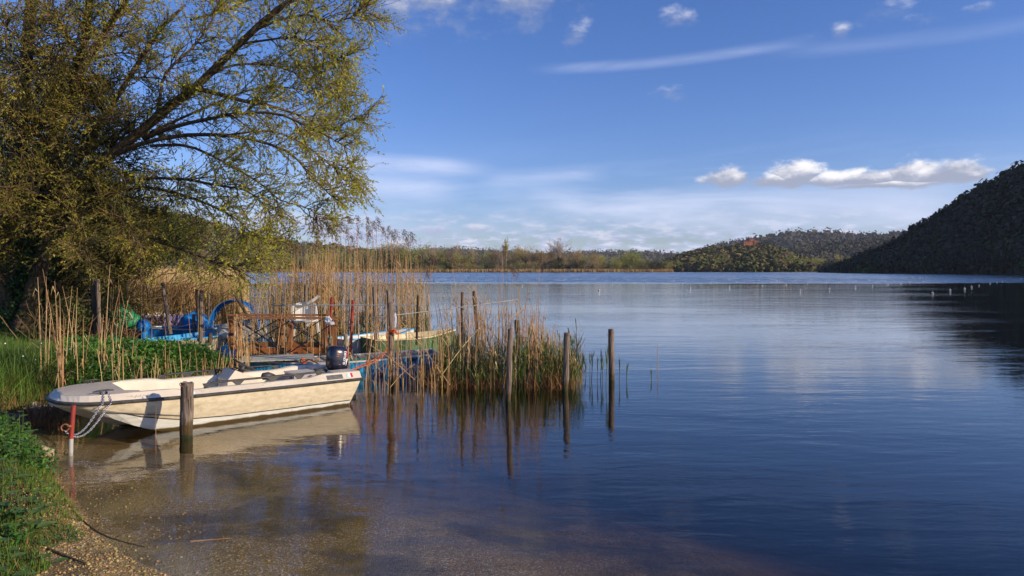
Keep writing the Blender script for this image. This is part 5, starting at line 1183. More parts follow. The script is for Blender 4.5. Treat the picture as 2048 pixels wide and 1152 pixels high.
# grass bank front reeds: a few taller tufts and many short ones
for (c, s_, n, y0, y1, lo, hi_) in ((122, 6, 9, 9.7, 10.2, 1.2, 1.9), (88, 10, 4, 9.8, 10.6, .9, 1.5), (150, 20, 6, 9.8, 10.6, .8, 1.6), (215, 18, 14, 9.9, 10.8, .5, 1.2), (243, 8, 8, 9.9, 10.6, .4, .9), (290, 30, 22, 10.0, 11, .35, .8), (345, 25, 16, 10.2, 11.4, .3, .8), (395, 25, 14, 10.4, 11.8, .35, .8), (440, 20, 14, 10.8, 12.2, .35, 1.0), (200, 60, 7, 10.8, 12.5, .8, 1.7), (480, 20, 22, 11.4, 12.6, .4, 1.3), (530, 26, 10, 12.9, 13.4, .3, .7)):
    sow(n, (c-s_, c+s_), (y0, y1), None, lo, hi_, 'bank')
sow(34, (215, 480), (14.2, 19.5), None, 1.0, 2.0, 'inlet', clump=.5)
# sort by apparent size: the largest 290 become single plants
def app(r): return (HS_[r[5]] if not r[7] else .9)*r[3]/r[1]*(1.25 if r[8] in ('bank', 'front', 'water') else .8)
dry = sorted([r for r in ALL if not r[7]], key=app, reverse=True); grn = sorted([r for r in ALL if r[7]], key=app, reverse=True)
LAB = {'clump': ('tall dry tan reed in the thick clump behind the blue flat boat', 'dry reeds of the thick clump behind the flat boat'), 'water': ('dry tan reed standing in the water clump left of the lake posts', 'dry reeds of the clump by the lake posts'),
       'front': ('dry reed rising in front of the blue hull of the flat boat', 'dry reeds in front of the flat boat'), 'bank': ('dry reed stalk on the green bank behind the motorboat', 'dry reed stalks on the green bank'), 'inlet': ('dry reed standing between the boats of the inlet', 'dry reeds between the inlet boats')}
def copy_in(b, src, r, zrot):
    c_, s_ = math.cos(zrot), math.sin(zrot); V = np.vstack(src.V)*r[3]; V = V @ arr([[c_, s_, 0], [-s_, c_, 0], [0, 0, 1]])+arr([r[0], r[1], r[2]])
    b.V.append(V)
    for F_ in src.F: b.F.append(F_+b.n)
    b.n += len(V)
def place_reeds(lst, single, gname):
    rest = {}
    for i, r in enumerate(lst):
        me, src, m = reed_variant(r[5], r[6], r[7])
        if i < single:
            o = bpy.data.objects.new('green_reed' if r[7] else 'reed', me); COL.objects.link(o); o.location = r[:3]; o.rotation_euler = (0, 0, r[4]); o.scale = (r[3],)*3
            if r[7]: tag(o, 'fresh green reed blade tuft standing among the dry reeds', 'reed', 'green reeds among the dry ones')
            else: tag(o, LAB[r[8]][0], 'reed', LAB[r[8]][1])
        else:
            copy_in(rest.setdefault(m, Buf()), src, r, r[4])
    for m, b in rest.items():
        o = part('reeds', b, m, kind='stuff'); tag(o, 'mass of %s reeds between the posts' % ('fresh green' if 'green' in m else 'dark brown' if 'dark' in m else 'pale straw' if 'pale' in m else 'golden dry'), 'reeds')
place_reeds(dry, 290, 'reed'); place_reeds(grn, 200, 'green')
# plumed reeds standing out above the clump, each a thing
PLM = [(638, 455), (656, 459), (672, 450), (681, 447), (696, 438), (714, 438), (714, 462), (733, 441), (734, 458), (745, 450), (753, 442), (764, 463), (775, 460), (783, 472), (789, 465), (807, 466), (821, 471), (812, 483), (736, 472), (702, 479), (692, 466), (575, 494), (622, 490), (634, 487), (590, 500), (1004, 496), (862, 514), (1025, 538), (1078, 520), (852, 545), (905, 520)]
for i, (px, py) in enumerate(PLM):
    D = R0.uniform(14.2, 15.6) if px < 860 else R0.uniform(12.2, 13.4); tp = PX(px, py+6, D); bx_ = tp.x+R0.uniform(-.15, .12)+(-.05 if px < 700 else .05); z0_ = -.05
    t_ = thing('plumed_reed', 'tall plumed reed, its brown feathery head above the clump' if px < 840 else 'plumed reed with a fluffy head among the sparse stalks by the lake posts', 'reed', (bx_, D, z0_), 0, 'plumed reeds of the thick clump' if px < 840 else 'plumed reeds by the lake posts')
    P = interp([(bx_, D, z0_), (bx_*.6+tp.x*.4+R0.uniform(-.02, .02), D, tp.z*.5), tuple(tp)], 7)
    part('stalk', Buf().tube(P, np.linspace(.0068, .003, 7), 4, caps=False), 'reed straw', t_); part('plume', plume_buf(tp, i, .95 if px < 860 else .7), 'reed plume', t_, kind='stuff')
# sprouts and the lone stalks out in the water
for (px, yt, yb, m) in ((1180, 705, 752, 'g'), (1183, 702, 760, 'g'), (1195, 712, 758, 'g'), (1201, 700, 762, 'g'), (1205, 716, 765, 'g'), (1212, 690, 775, 'g'), (1239, 714, 762, 'g'), (1253, 727, 762, 'g'), (1172, 720, 750, 'g'), (1303, 738, 760, 'g'), (1159, 640, 745, 'd'), (1163, 690, 740, 'd'), (1315, 686, 743, 'd'), (1148, 655, 745, 'd')):
    D = DZ(yb); bb_ = PX(px, yb, D); tp = PX(px+R0.uniform(-2, 3), yt, D); b = Buf().tube([bb_-Vector((0, 0, .25)), bb_, bb_.lerp(tp, .6)+Vector((.006, 0, 0)), tp], [.006, .006, .005, .0015], 4, caps=False)
    if m == 'g':
        for k in range(3):
            p_ = bb_.lerp(tp, .35+.2*k); s_ = .012; q_ = tp+Vector((R0.uniform(-.04, .04), 0, R0.uniform(-.06, .03))); b.poly([p_-Vector((s_*.5, 0, 0)), p_+Vector((s_*.5, 0, 0)), (p_+q_)/2+Vector((s_, 0, 0)), q_], [[0, 1, 2, 3]])
    lab = {1315: 'lone dry stalk farthest out in the open water', 1159: 'crooked dry stalk at the outer edge of the reed clump', 1303: 'tiny green sprout beside the lone dry stalk', 1212: 'green sprout touching the rightmost lake post', 1239: 'green sprout just beyond the rightmost lake post', 1253: 'second green sprout beyond the rightmost lake post'}.get(px, 'thin reed sprout in the water between the middle and rightmost lake posts' if m == 'g' else ('short dry stalk just right of the crooked one at the clump edge' if px > 1160 else 'thin dry stalk just left of the crooked one at the clump edge'))
    solo('reed_sprout', b, 'reed green' if m == 'g' else 'reed straw', lab, 'reed', 'sprouts between the last two lake posts' if lab.startswith('thin reed') else None, loc=tuple(bb_))
D = DZ(893); bb_ = PX(312, 893, 8.0); solo('reed_sprout', Buf().tube([bb_-Vector((0, 0, .2)), bb_, PX(311.5, 850, 8.0), PX(312, 806, 8.0)], [.0045, .004, .004, .001], 4), 'reed dark', 'single thin reed in the water in front of the motorboat hull', 'reed', loc=tuple(bb_))
# bent and fallen stalks
fb = Buf()
for (p0, p1, D0, D1) in (((740, 690), (830, 760), 11.5, 11.3), ((880, 755), (960, 655), 11.6, 12.4), ((800, 640), (900, 770), 12.2, 11.7), ((930, 600), (1010, 700), 12.4, 12.2), ((1010, 650), (1060, 610), 12.6, 13), ((780, 775), (830, 728), 11.3, 11.7), ((870, 575), (915, 690), 12.8, 12.6), ((640, 560), (700, 640), 14, 13.6), ((560, 640), (640, 600), 14, 14)):
    a, b_ = PX(*p0, D0), PX(*p1, D1); fb.tube(interp([a, (a+b_)/2+Vector((0, 0, .04)), b_], 6), .0055, 4)
o = part('fallen_reeds', fb, 'reed straw pale', kind='stuff'); tag(o, 'bent and broken reed stalks lying across the clump', 'reeds')
# hanging bundle of dead reed behind the leaning pole
hb_ = Buf(); c = PX(350, 575, 20.5)
for k in range(110):
    a = R0.uniform(-.9, 1.1); L_ = R0.uniform(.5, 1.0); p0 = c+Vector((R0.uniform(-.3, .35), R0.uniform(-.2, .2), R0.uniform(-.1, .1))); hb_.tube([p0, p0+Vector((a*.3, 0, .05)), p0+Vector((a*.6, 0, -L_))], [.006, .006, .003], 3, caps=False)
solo('reed_bundle', hb_, 'reed dark', 'drooping bundle of dead reeds hanging over the far boats', 'reeds', loc=tuple(c))
# the wide tan reed bed
def mass(n, cond_xy, hfn, r0=.012, nl=1):
    x, y = cond_xy; h = hfn(x, y); a = RNG.uniform(0, 6.28, len(x)); ln = np.abs(RNG.normal(size=len(x)))*.10
    return blades(x, y, h, RNG.uniform(r0*.8, r0*1.6, len(x)), .10, 3, z=np.maximum(height(x, y), -.1)*.3, curl=1.0)
n = 42000; y = 20.5+46*RNG.random(n)**1.5; px = 500-270*RNG.random(n)**1.15; x = (px-CX)/FOC*y
k = px < 508-40*fbm(y*.9, y*0+3, 7)-18*RNG.random(n)**2+np.where(y < 21, -80*(21-y)/3, 0); x, y, px = x[k], y[k], px[k]
hh = (EYE-(np.interp(px, [150, 290, 330, 400, 450, 495, 505], [520, 526, 528, 530, 531, 534, 538])-HY)/FOC*y); hh = np.clip(hh, 1.7, 2.5)*(1-.42*RNG.random(len(x))**1.6)*(.86+.28*fbm(x*.8, y*.5, 19))*np.clip(1.0-np.maximum(0, px-482)/50, .5, 1)
o = part('reed_bed', blades(x, y, hh, .012+.0008*(y-18), .09, 2, z=np.full(len(x), -.05), curl=1.2), 'reed straw pale', kind='stuff'); tag(o, 'wide golden reed bed stretching along the far bank under the willow', 'reeds')
# ------------------------------------------------------------------ branching growth
mat('willow bark', (.20, .135, .075), (.09, .06, .035), rough=.95, scale=5, stretch=(5, 5, .7), contrast=(.35, .62), bump=1.0, bscale=16, bdist=.05, grime=(.17, .16, .05), gscale=3, gr=(.52, .7))
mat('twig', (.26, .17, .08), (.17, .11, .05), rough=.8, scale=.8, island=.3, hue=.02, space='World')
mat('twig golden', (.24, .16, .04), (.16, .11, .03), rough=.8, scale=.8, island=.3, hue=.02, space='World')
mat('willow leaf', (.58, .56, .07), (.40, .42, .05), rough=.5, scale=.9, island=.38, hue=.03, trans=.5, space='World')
mat('willow leaf left', (.32, .29, .035), (.15, .15, .02), rough=.55, scale=.7, island=.40, hue=.035, trans=.3, space='World')  # dim inner shade of the left crown put into the leaf colour
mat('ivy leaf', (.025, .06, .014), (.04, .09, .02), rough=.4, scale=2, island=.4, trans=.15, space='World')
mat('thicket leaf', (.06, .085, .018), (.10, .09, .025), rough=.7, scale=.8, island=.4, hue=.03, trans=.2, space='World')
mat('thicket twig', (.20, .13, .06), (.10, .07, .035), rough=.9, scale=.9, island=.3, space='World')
def grow(S, D, Ln, k, wob, grav):
    """n wandering paths of k steps: S starts, D directions, Ln lengths"""
    n = len(S); d = D/np.linalg.norm(D, axis=1)[:, None]; P = [S]
    for i in range(k):
        g = grav[i] if hasattr(grav, '__len__') else grav
        d = d+RNG.normal(size=(n, 3))*wob; d[:, 2] += g; d /= np.linalg.norm(d, axis=1)[:, None]; P.append(P[-1]+d*(Ln/k)[:, None])
    return np.stack(P, 1)
def vtubes(P, r0, r1, sides=3):
    n, k, _ = P.shape; T = np.gradient(P, axis=1); T /= np.linalg.norm(T, axis=2)[..., None]+1e-9
    A = np.cross(T, arr([.3, .9, .2])); A /= np.linalg.norm(A, axis=2)[..., None]+1e-9; B_ = np.cross(T, A)
    r = np.broadcast_to(arr(r0), (n,))[:, None]*(1-np.linspace(0, 1, k))[None]+np.broadcast_to(arr(r1), (n,))[:, None]*np.linspace(0, 1, k)[None]
    th = np.arange(sides)*2*math.pi/sides
    V = P[:, :, None]+r[:, :, None, None]*(np.cos(th)[None, None, :, None]*A[:, :, None]+np.sin(th)[None, None, :, None]*B_[:, :, None])
    j = np.arange(sides); j2 = (j+1) % sides
    F = np.vstack([np.stack([i*sides+j, i*sides+j2, (i+1)*sides+j2, (i+1)*sides+j], 1) for i in range(k-1)])
    return Buf().add(V.reshape(-1, 3), (F[None]+(np.arange(n)*k*sides)[:, None, None]).reshape(-1, 4))
def spawn(P, per, umin=.15, umax=1.0, spread=.9, fwd=.7, up=.1):
    """per children on each path: start points and directions"""
    n, k, _ = P.shape; u = (umin+(umax-umin)*RNG.random((n, per)))*(k-1); i = np.minimum(u.astype(int), k-2); f = (u-i)[..., None]; a = np.arange(n)[:, None]
    S = P[a, i]*(1-f)+P[a, i+1]*f; T = P[a, i+1]-P[a, i]; T /= np.linalg.norm(T, axis=2)[..., None]+1e-9
    R_ = RNG.normal(size=T.shape); R_ -= T*np.sum(R_*T, axis=2)[..., None]; R_ /= np.linalg.norm(R_, axis=2)[..., None]
    D = T*fwd+R_*spread; D[:, :, 2] += up
    return S.reshape(-1, 3), D.reshape(-1, 3), (u/(k-1)).reshape(-1)

# ------------------------------------------------------------------ the big willow
TD = 15.5
wl = thing('willow_tree', 'huge leaning willow with sprawling golden green branches over the bank and boats', 'tree', PX(45, 668, TD))
def LP(pts): return interp([tuple(PX(x, y, D)) for x, y, D in pts], 16)
trunk = LP([(30, 700, TD), (48, 640, TD), (68, 580, TD), (90, 500, TD), (104, 400, TD), (108, 300, TD-.1), (137, 190, TD-.2)])
part('trunk', Buf().tube(trunk, np.interp(np.linspace(0, 1, 16), [0, .15, .5, 1], [.27, .19, .16, .12]), 14, rough=.16), 'willow bark', wl, smooth=True)
part('trunk', Buf().tube(LP([(2, 700, TD+.2), (12, 600, TD+.2), (8, 500, TD+.3), (20, 400, TD+.3), (40, 280, TD+.5), (52, 120, TD+.6), (70, -60, TD+.8)]), np.linspace(.24, .11, 16), 12, rough=.16), 'willow bark', wl, smooth=True)
part('trunk', Buf().tube(LP([(38, 700, TD-.1), (28, 640, TD), (12, 590, TD), (-10, 540, TD)]), np.linspace(.13, .09, 16), 10, rough=.16), 'willow bark', wl, smooth=True)
LIMBS = [ # (points, r0, r1)
 ([(137, 190, 15.3), (150, 140, 15.3), (167, 96, 15.2), (175, 40, 15.2), (182, -40, 15.1)], .11, .07),
 ([(140, 185, 15.3), (178, 112, 15.0), (217, 54, 14.8), (250, 5, 14.6), (280, -50, 14.5)], .085, .045),
 ([(150, 330, 15.3), (200, 250, 15.6), (233, 196, 15.8), (288, 108, 16.0), (320, 60, 16.1), (370, 10, 16.2)], .075, .03),
 ([(100, 420, TD), (170, 350, 15.0), (267, 275, 14.6), (346, 208, 14.3), (378, 185, 14.2), (417, 150, 14.1), (479, 88, 13.9), (542, 29, 13.7), (590, -5, 13.6), (640, -40, 13.5)], .11, .045),
 ([(479, 88, 13.9), (520, 82, 13.8), (583, 75, 13.6), (620, 88, 13.5), (655, 108, 13.4), (690, 118, 13.3)], .028, .006),
 ([(510, 60, 13.9), (560, 40, 14.2), (617, 30, 14.3), (667, 44, 14.5), (715, 30, 14.6), (745, 25, 14.6)], .03, .006),
 ([(363, 188, 14.25), (400, 179, 14.4), (450, 192, 14.6), (500, 205, 14.8), (542, 212, 14.9), (604, 233, 15.1), (655, 262, 15.2), (700, 240, 15.3), (735, 236, 15.3)], .06, .006),
 ([(288, 277, 14.6), (346, 254, 14.2), (417, 238, 13.9), (479, 227, 13.6), (554, 227, 13.4), (617, 254, 13.2), (655, 272, 13.1), (700, 300, 13.0)], .05, .006),
 ([(200, 330, 15.0), (267, 292, 14.6), (363, 271, 14.5), (450, 271, 14.5), (521, 283, 14.5), (583, 308, 14.5), (620, 350, 14.5), (650, 380, 14.5), (672, 400, 14.5)], .055, .006),
 ([(300, 292, 14.6), (375, 292, 14.8), (450, 325, 15.0), (521, 367, 15.1), (560, 400, 15.2), (617, 417, 15.2), (640, 440, 15.2)], .035, .005),
 ([(180, 380, 15.2), (283, 358, 14.9), (363, 358, 14.4), (437, 371, 14.0), (488, 380, 13.8), (520, 402, 13.7), (545, 430, 13.6)], .04, .005),
 ([(200, 385, 15.4), (292, 375, 15.3), (363, 390, 15.2), (425, 412, 15.1), (479, 442, 15.0), (505, 470, 15.0), (545, 488, 15.0)], .045, .005),
 ([(180, 420, 15.2), (250, 445, 14.8), (300, 475, 14.5), (352, 495, 14.3), (400, 513, 14.1), (449, 529, 14.0), (498, 529, 13.9), (520, 515, 13.9)], .042, .006),
 ([(380, 40, 15.8), (450, 20, 16), (520, -10, 16.2), (600, -50, 16.4)], .03, .012),
 ([(417, 150, 14.1), (470, 130, 14.6), (540, 130, 15.0), (600, 150, 15.3), (650, 175, 15.5), (690, 200, 15.6)], .03, .005),
 ([(317, 230, 14.4), (330, 150, 14.4), (390, 90, 14.6), (430, 30, 14.8), (450, -30, 15)], .035, .015),
 ([(300, 265, 14.6), (400, 220, 15.2), (500, 180, 15.8), (580, 175, 16), (640, 190, 16.1), (690, 175, 16.2)], .03, .005),
 ([(450, 271, 14.5), (540, 262, 14.9), (610, 290, 15.2), (660, 330, 15.4), (700, 345, 15.5), (715, 370, 15.5)], .025, .005),
]
paths = []
for pts, r0, r1 in LIMBS:
    P = LP(pts); part('limb', Buf().tube(P, np.linspace(r0, r1, 16), 8, rough=.1), 'willow bark', wl, smooth=True); paths.append(P)
# tangled inner limbs over the left third
q = random.Random(11); nL = len(paths)
for k in range(46):
    x0, y0 = q.choice([(104, 400), (108, 300), (90, 480), (137, 200), (20, 400), (40, 280), (170, 350), (52, 120), (70, 550), (160, 120)]); ang = q.uniform(-2.6, .9)
    Ln = q.uniform(130, 290); pts = []; D0 = TD; dd = q.uniform(-2.6, 1.6)
    x, y = x0, y0; a = ang
    for i in range(6):
        pts.append((x, y, D0+dd*i/5)); a += q.uniform(-.35, .35)+.12*(1 if math.cos(a) > 0 else -1); x += math.cos(a)*Ln/5; y += math.sin(a)*Ln/5*(.9)
        y = min(y, 600)
    P = LP(pts); r0 = q.uniform(.018, .04); part('limb', Buf().tube(P, np.linspace(r0, .006, 16), 6, rough=.1), 'willow bark', wl, smooth=True); paths.append(P)
LPh = np.stack(paths[:nL]); LPl = np.stack(paths[nL:])
def crown(Pp, n1, L1, n2, L2, n3, r1, r2, g1, g2, lmin):
    S, D, u = spawn(Pp, n1, lmin, 1.0, .85, .75, .22); ln = RNG.uniform(*L1, len(S))*(1.1-.55*u)
    A = grow(S, D, ln, 6, .14, g1)
    S2, D2, u2 = spawn(A, n2, .12, 1.0, .7, .9, .05); B_ = grow(S2, D2, RNG.uniform(*L2, len(S2))*(1.15-.5*u2), 4, .22, g2)
    S3, D3, _ = spawn(B_, n3, .08, 1.0, .55, .9, .1)
    return A, B_, S3, D3
A, B_, S3, D3 = crown(LPh, 46, (.4, 1.3), 9, (.22, .62), 9, .010, .0035, -.02, -.06, .24)
part('branches', vtubes(A, .0125, .0035, 5), 'willow bark', wl, kind='stuff')
part('twigs', vtubes(B_, .0042, .0018, 3), 'twig', wl, kind='stuff')
part('crown', leaves(S3, RNG.uniform(.04, .085, len(S3)), 0, .34, dirs=D3), 'willow leaf', wl, kind='stuff')
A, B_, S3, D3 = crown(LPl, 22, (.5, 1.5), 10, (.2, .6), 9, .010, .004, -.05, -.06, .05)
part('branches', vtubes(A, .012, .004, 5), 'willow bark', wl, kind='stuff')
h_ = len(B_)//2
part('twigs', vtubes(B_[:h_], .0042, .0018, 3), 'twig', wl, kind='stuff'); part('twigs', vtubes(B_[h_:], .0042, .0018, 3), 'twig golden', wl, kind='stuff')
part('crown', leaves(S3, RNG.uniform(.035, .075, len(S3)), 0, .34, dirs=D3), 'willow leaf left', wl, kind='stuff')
# loose outer sprays at the tips
tips = LPh[:, -5:].reshape(-1, 3); S = np.repeat(tips, 3, 0); D = RNG.normal(size=S.shape)+arr([.8, 0, -.1]); A = grow(S, D, RNG.uniform(.4, 1.1, len(S)), 6, .13, -.09)
part('twigs', vtubes(A, .0045, .0015, 3), 'twig', wl, kind='stuff'); S3, D3, _ = spawn(A, 16, .1, 1, .5, .9, 0); part('crown', leaves(S3, RNG.uniform(.035, .07, len(S3)), 0, .3, dirs=D3), 'willow leaf', wl, kind='stuff')
# ivy on the trunks
iv = []
for P in (trunk, LP([(2, 700, TD+.2), (12, 600, TD+.2), (8, 500, TD+.3), (20, 400, TD+.3), (40, 280, TD+.5)])):
    u = RNG.random(5200)**1.1*15; i = np.minimum(u.astype(int), 14); f = (u-i)[:, None]; c = P[i]*(1-f)+P[i+1]*f; iv.append(c+RNG.normal(size=(len(c), 3))*arr([.20, .17, .05])-arr([.16, -.05, 0]))
part('ivy', leaves(np.vstack(iv), RNG.uniform(.05, .09, sum(map(len, iv))), .1, .8), 'ivy leaf', wl, kind='stuff')

# ------------------------------------------------------------------ thickets under and behind the willow
def thicket(px, py, D, rx, rz, n, leafm, twigm, label, seed):
    c = PX(px, py, D); base_z = h1(c.x, c.y) if c.x < -9 else .2; t_ = thing('shrub', label, 'shrub', (c.x, c.y, base_z))
    m_ = 90; S = np.tile(arr([c.x, c.y, base_z]), (m_, 1))+RNG.normal(size=(m_, 3))*arr([rx*.25, .4, .02]); Dr = RNG.normal(size=(m_, 3))*arr([.6, .5, .2])+arr([0, 0, 1.0])
    top_ = c.z+rz-base_z; A = grow(S, Dr, RNG.uniform(.6, 1.15, m_)*max(top_, 1), 8, .16, -.03); part('stems', vtubes(A, .016, .004, 4), twigm, t_, kind='stuff')
    d = RNG.normal(size=(n, 3)); d /= np.linalg.norm(d, axis=1)[:, None]; rr = RNG.random(n)**.45
    P = arr(c)+d*rr[:, None]*arr([rx, rx*.8, rz]); k = fbm(P[:, 0]*2.4+seed, P[:, 2]*2.4, seed) > .40; P = P[k]; P = P[P[:, 2] > base_z]
    part('foliage', leaves(P, RNG.uniform(.05, .10, len(P)), 0, .5), leafm, t_, kind='stuff')
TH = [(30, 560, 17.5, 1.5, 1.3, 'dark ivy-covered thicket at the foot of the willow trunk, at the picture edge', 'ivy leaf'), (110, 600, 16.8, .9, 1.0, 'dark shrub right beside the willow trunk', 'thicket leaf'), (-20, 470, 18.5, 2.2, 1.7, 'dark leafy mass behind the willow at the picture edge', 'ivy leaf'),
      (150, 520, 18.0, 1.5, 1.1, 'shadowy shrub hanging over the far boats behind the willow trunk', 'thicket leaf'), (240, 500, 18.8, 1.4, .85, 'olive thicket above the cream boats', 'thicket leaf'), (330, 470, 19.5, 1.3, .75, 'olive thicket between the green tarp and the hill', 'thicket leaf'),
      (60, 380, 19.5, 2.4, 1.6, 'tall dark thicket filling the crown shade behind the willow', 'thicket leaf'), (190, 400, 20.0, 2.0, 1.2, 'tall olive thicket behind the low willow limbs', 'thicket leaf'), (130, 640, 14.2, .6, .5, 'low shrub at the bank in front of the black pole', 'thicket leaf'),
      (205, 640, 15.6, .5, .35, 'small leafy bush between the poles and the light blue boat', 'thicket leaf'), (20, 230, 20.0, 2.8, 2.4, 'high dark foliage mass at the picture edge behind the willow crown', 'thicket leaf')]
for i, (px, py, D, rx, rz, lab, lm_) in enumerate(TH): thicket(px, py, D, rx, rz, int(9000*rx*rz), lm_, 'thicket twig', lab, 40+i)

# ------------------------------------------------------------------ trees of the far shore
mat('far bark', (.32, .25, .17), rough=.95); mat('scrub brown', (.55, .37, .13), (.40, .29, .11), rough=.95, scale=.12, island=.25, hue=.02, trans=.5, space='World')
mat('scrub olive', (.42, .42, .10), (.50, .45, .13), rough=.95, scale=.12, island=.28, hue=.02, trans=.5, space='World'); mat('scrub green', (.27, .36, .07), (.34, .38, .09), rough=.95, scale=.12, island=.28, hue=.02, trans=.5, space='World')
mat('scrub dark', (.022, .04, .014), (.04, .055, .02), rough=.95, scale=.12, island=.35, space='World'); mat('scrub grey', (.38, .31, .2), (.30, .26, .16), rough=.95, scale=.12, island=.25, trans=.5, space='World')
mat('blossom', (.55, .52, .52), (.30, .28, .25), rough=.95, scale=.4, island=.2, space='World'); mat('shade tree', (.05, .05, .032), (.075, .07, .045), rough=.95, scale=.1, island=.4, hue=.03, space='World')  # shade tree: the hill's shade put into its dark tones
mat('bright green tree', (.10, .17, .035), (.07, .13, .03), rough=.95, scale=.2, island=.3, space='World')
def tree_meshes(kind, m, seed):
    """unit tree: height 1, crown width about .5; trunk and crown meshes"""
    global RNG; keep = RNG; RNG = np.random.default_rng(seed)
    n1 = 26; S = np.stack([RNG.normal(size=n1)*.006, RNG.normal(size=n1)*.006, RNG.uniform(.12, .55, n1)], 1)
    tilt = {'round': .9, 'fan': .45, 'poplar': .12, 'bare': .55, 'dark': .7}[kind]
    D = np.stack([RNG.normal(size=n1)*tilt, RNG.normal(size=n1)*tilt, np.ones(n1)], 1); ln = (1-S[:, 2])*RNG.uniform(.55, 1.0, n1)
    A = grow(S, D, ln, 6, .10, .06); S2, D2, u2 = spawn(A, 9, .25, 1, .6, .9, .15); B2 = grow(S2, D2, RNG.uniform(.07, .22, len(S2)), 3, .12, .03)
    tb = Buf().tube([(0, 0, -.03), (.004, 0, .3), (0, .004, .62), (.006, 0, .9)], [.017, .013, .009, .004], 6); tb.merge(vtubes(A, .006, .002, 3))
    if kind in ('bare',): tb.merge(vtubes(B2, .0032, .0014, 3))
    if kind == 'bare':
        n = 1400; S3, D3, _ = spawn(B2, 4, .1, 1, .8, .7, .1); cb_ = vtubes(grow(S3, D3, RNG.uniform(.03, .09, len(S3)), 2, .1, 0), .0016, .0008, 3)
        P = np.stack([RNG.normal(size=n)*.05, RNG.normal(size=n)*.05, RNG.uniform(0, .42, n)], 1); P[:, :2] *= (1.5-P[:, 2:3]*1.5)
        iv_ = leaves(P, RNG.uniform(.015, .03, n), 0, .7); RNG = keep; 
        return tb.mesh('trunk', True), cb_.mesh('crown'), iv_.mesh('ivy')
    S3, D3, _ = spawn(B2, {'round': 5, 'fan': 5, 'poplar': 5, 'dark': 7}[kind], 0, 1, .9, .6, .2)
    ext = RNG.normal(size=S3.shape)*({'poplar': .012, 'dark': .05}.get(kind, .03)); cb_ = leaves(S3+ext, RNG.uniform(.022, .05, len(S3)), .2, .55 if kind != 'fan' else .3, dirs=D3+arr([0, 0, .8 if kind == 'fan' else 0]))
    n = 500; P = np.stack([RNG.normal(size=n)*.13, RNG.normal(size=n)*.13, RNG.random(n)**1.3*.5], 1)
    if kind in ('dark', 'round'): cb_.merge(leaves(P, RNG.uniform(.02, .05, n), .2, .6))
    RNG = keep
    return tb.mesh('trunk', True), cb_.mesh('crown'), None
TV = {}
def variant(kind, m, seed):
    key = (kind, m, seed)
    if key not in TV:
        a, c_, e_ = tree_meshes(kind, m, seed); a.materials.append(MATS['far bark']); c_.materials.append(MATS[m] if kind != 'bare' else MATS['far bark'])
        if e_: e_.materials.append(MATS['scrub dark'])
        TV[key] = (a, c_, e_)
    return TV[key]
def put_tree(px, D, py_top, kind, m, seed, width, name, label, group, z0=.2, cat='tree'):
    h = (HY-py_top)/FOC*D+EYE-z0; a, c_, e_ = variant(kind, m, seed)
    t_ = thing(name, label, cat, ((px-CX)/FOC*D, D, z0), R0.uniform(0, 6.28), group); t_.scale = (h*width, h*width, h)
    for nm, me in (('trunk', a), ('crown', c_), ('ivy', e_)):
        if me:
            o = bpy.data.objects.new(nm, me); COL.objects.link(o); o.parent = t_
            if nm == 'ivy': o['kind'] = 'stuff'
    return t_
prof = [(500, 508), (540, 500), (600, 506), (680, 500), (760, 494), (790, 486), (830, 490), (870, 492), (900, 490), (930, 502), (960, 503), (1000, 500), (1040, 497), (1090, 500), (1140, 503), (1160, 503), (1200, 506), (1215, 515), (1240, 504), (1270, 506), (1300, 524), (1340, 530), (1345, 531)]
KL = {'scrub brown': ('orange-brown budding tree of the far shore belt', 'orange-brown trees of the far shore'), 'scrub olive': ('olive leafing tree of the far shore belt', 'olive trees of the far shore'), 'scrub green': ('fresh green tree of the far shore belt', 'fresh green trees of the far shore'),
      'scrub dark': ('dark ivy-clad shrub in front of the far shore trees', 'dark shrubs of the far shore'), 'scrub grey': ('greyish bare-crowned tree of the far shore belt', 'greyish trees of the far shore')}
px = 440
while px < 1345:
    pt = np.interp(px, [a for a, _ in prof], [b_ for _, b_ in prof]); m = R0.choice(['scrub brown', 'scrub olive', 'scrub olive', 'scrub olive', 'scrub grey', 'scrub green'])
    if 880 < px < 1200: m = R0.choice(['scrub brown', 'scrub brown', 'scrub olive', 'scrub olive', 'scrub grey'])
    if 1200 < px < 1300: m = R0.choice(['scrub green', 'scrub olive'])
    kd = 'fan' if m in ('scrub brown', 'scrub grey') else 'round'
    put_tree(px, R0.uniform(655, 700) if px < 1230 else 690, pt+R0.choice([-4, 0, 3, 8, 12])+R0.uniform(-2, 3), kd, m, R0.randrange(4)+10, R0.uniform(.8, 1.7), 'shore_tree', KL[m][0], KL[m][1]); px += R0.uniform(6, 11)
px = 450
while px < 1345:
    pt = R0.uniform(518, 531); m = R0.choice(['scrub dark', 'scrub green', 'scrub olive', 'scrub brown'])
    put_tree(px, R0.uniform(643, 652) if px < 1230 else 680, pt, 'dark' if m == 'scrub dark' else 'round', m, R0.randrange(3)+20, R0.uniform(1.2, 2.2), 'shore_shrub', KL[m][0].replace('tree', 'shrub').replace('budding', 'low budding').replace('leafing', 'low leafing'), KL[m][1].replace('trees', 'shrubs').replace('shrubs', 'low shrubs')); px += R0.uniform(9, 17)
put_tree(1119, 646, 476, 'bare', 'x', 5, .95, 'bare_tree', 'tall bare tree with an ivy-wrapped trunk rising highest above the far shore', None)
put_tree(1012, 650, 477, 'poplar', 'scrub olive', 6, .55, 'poplar_tree', 'slender pale poplar standing above the far shore trees', None)
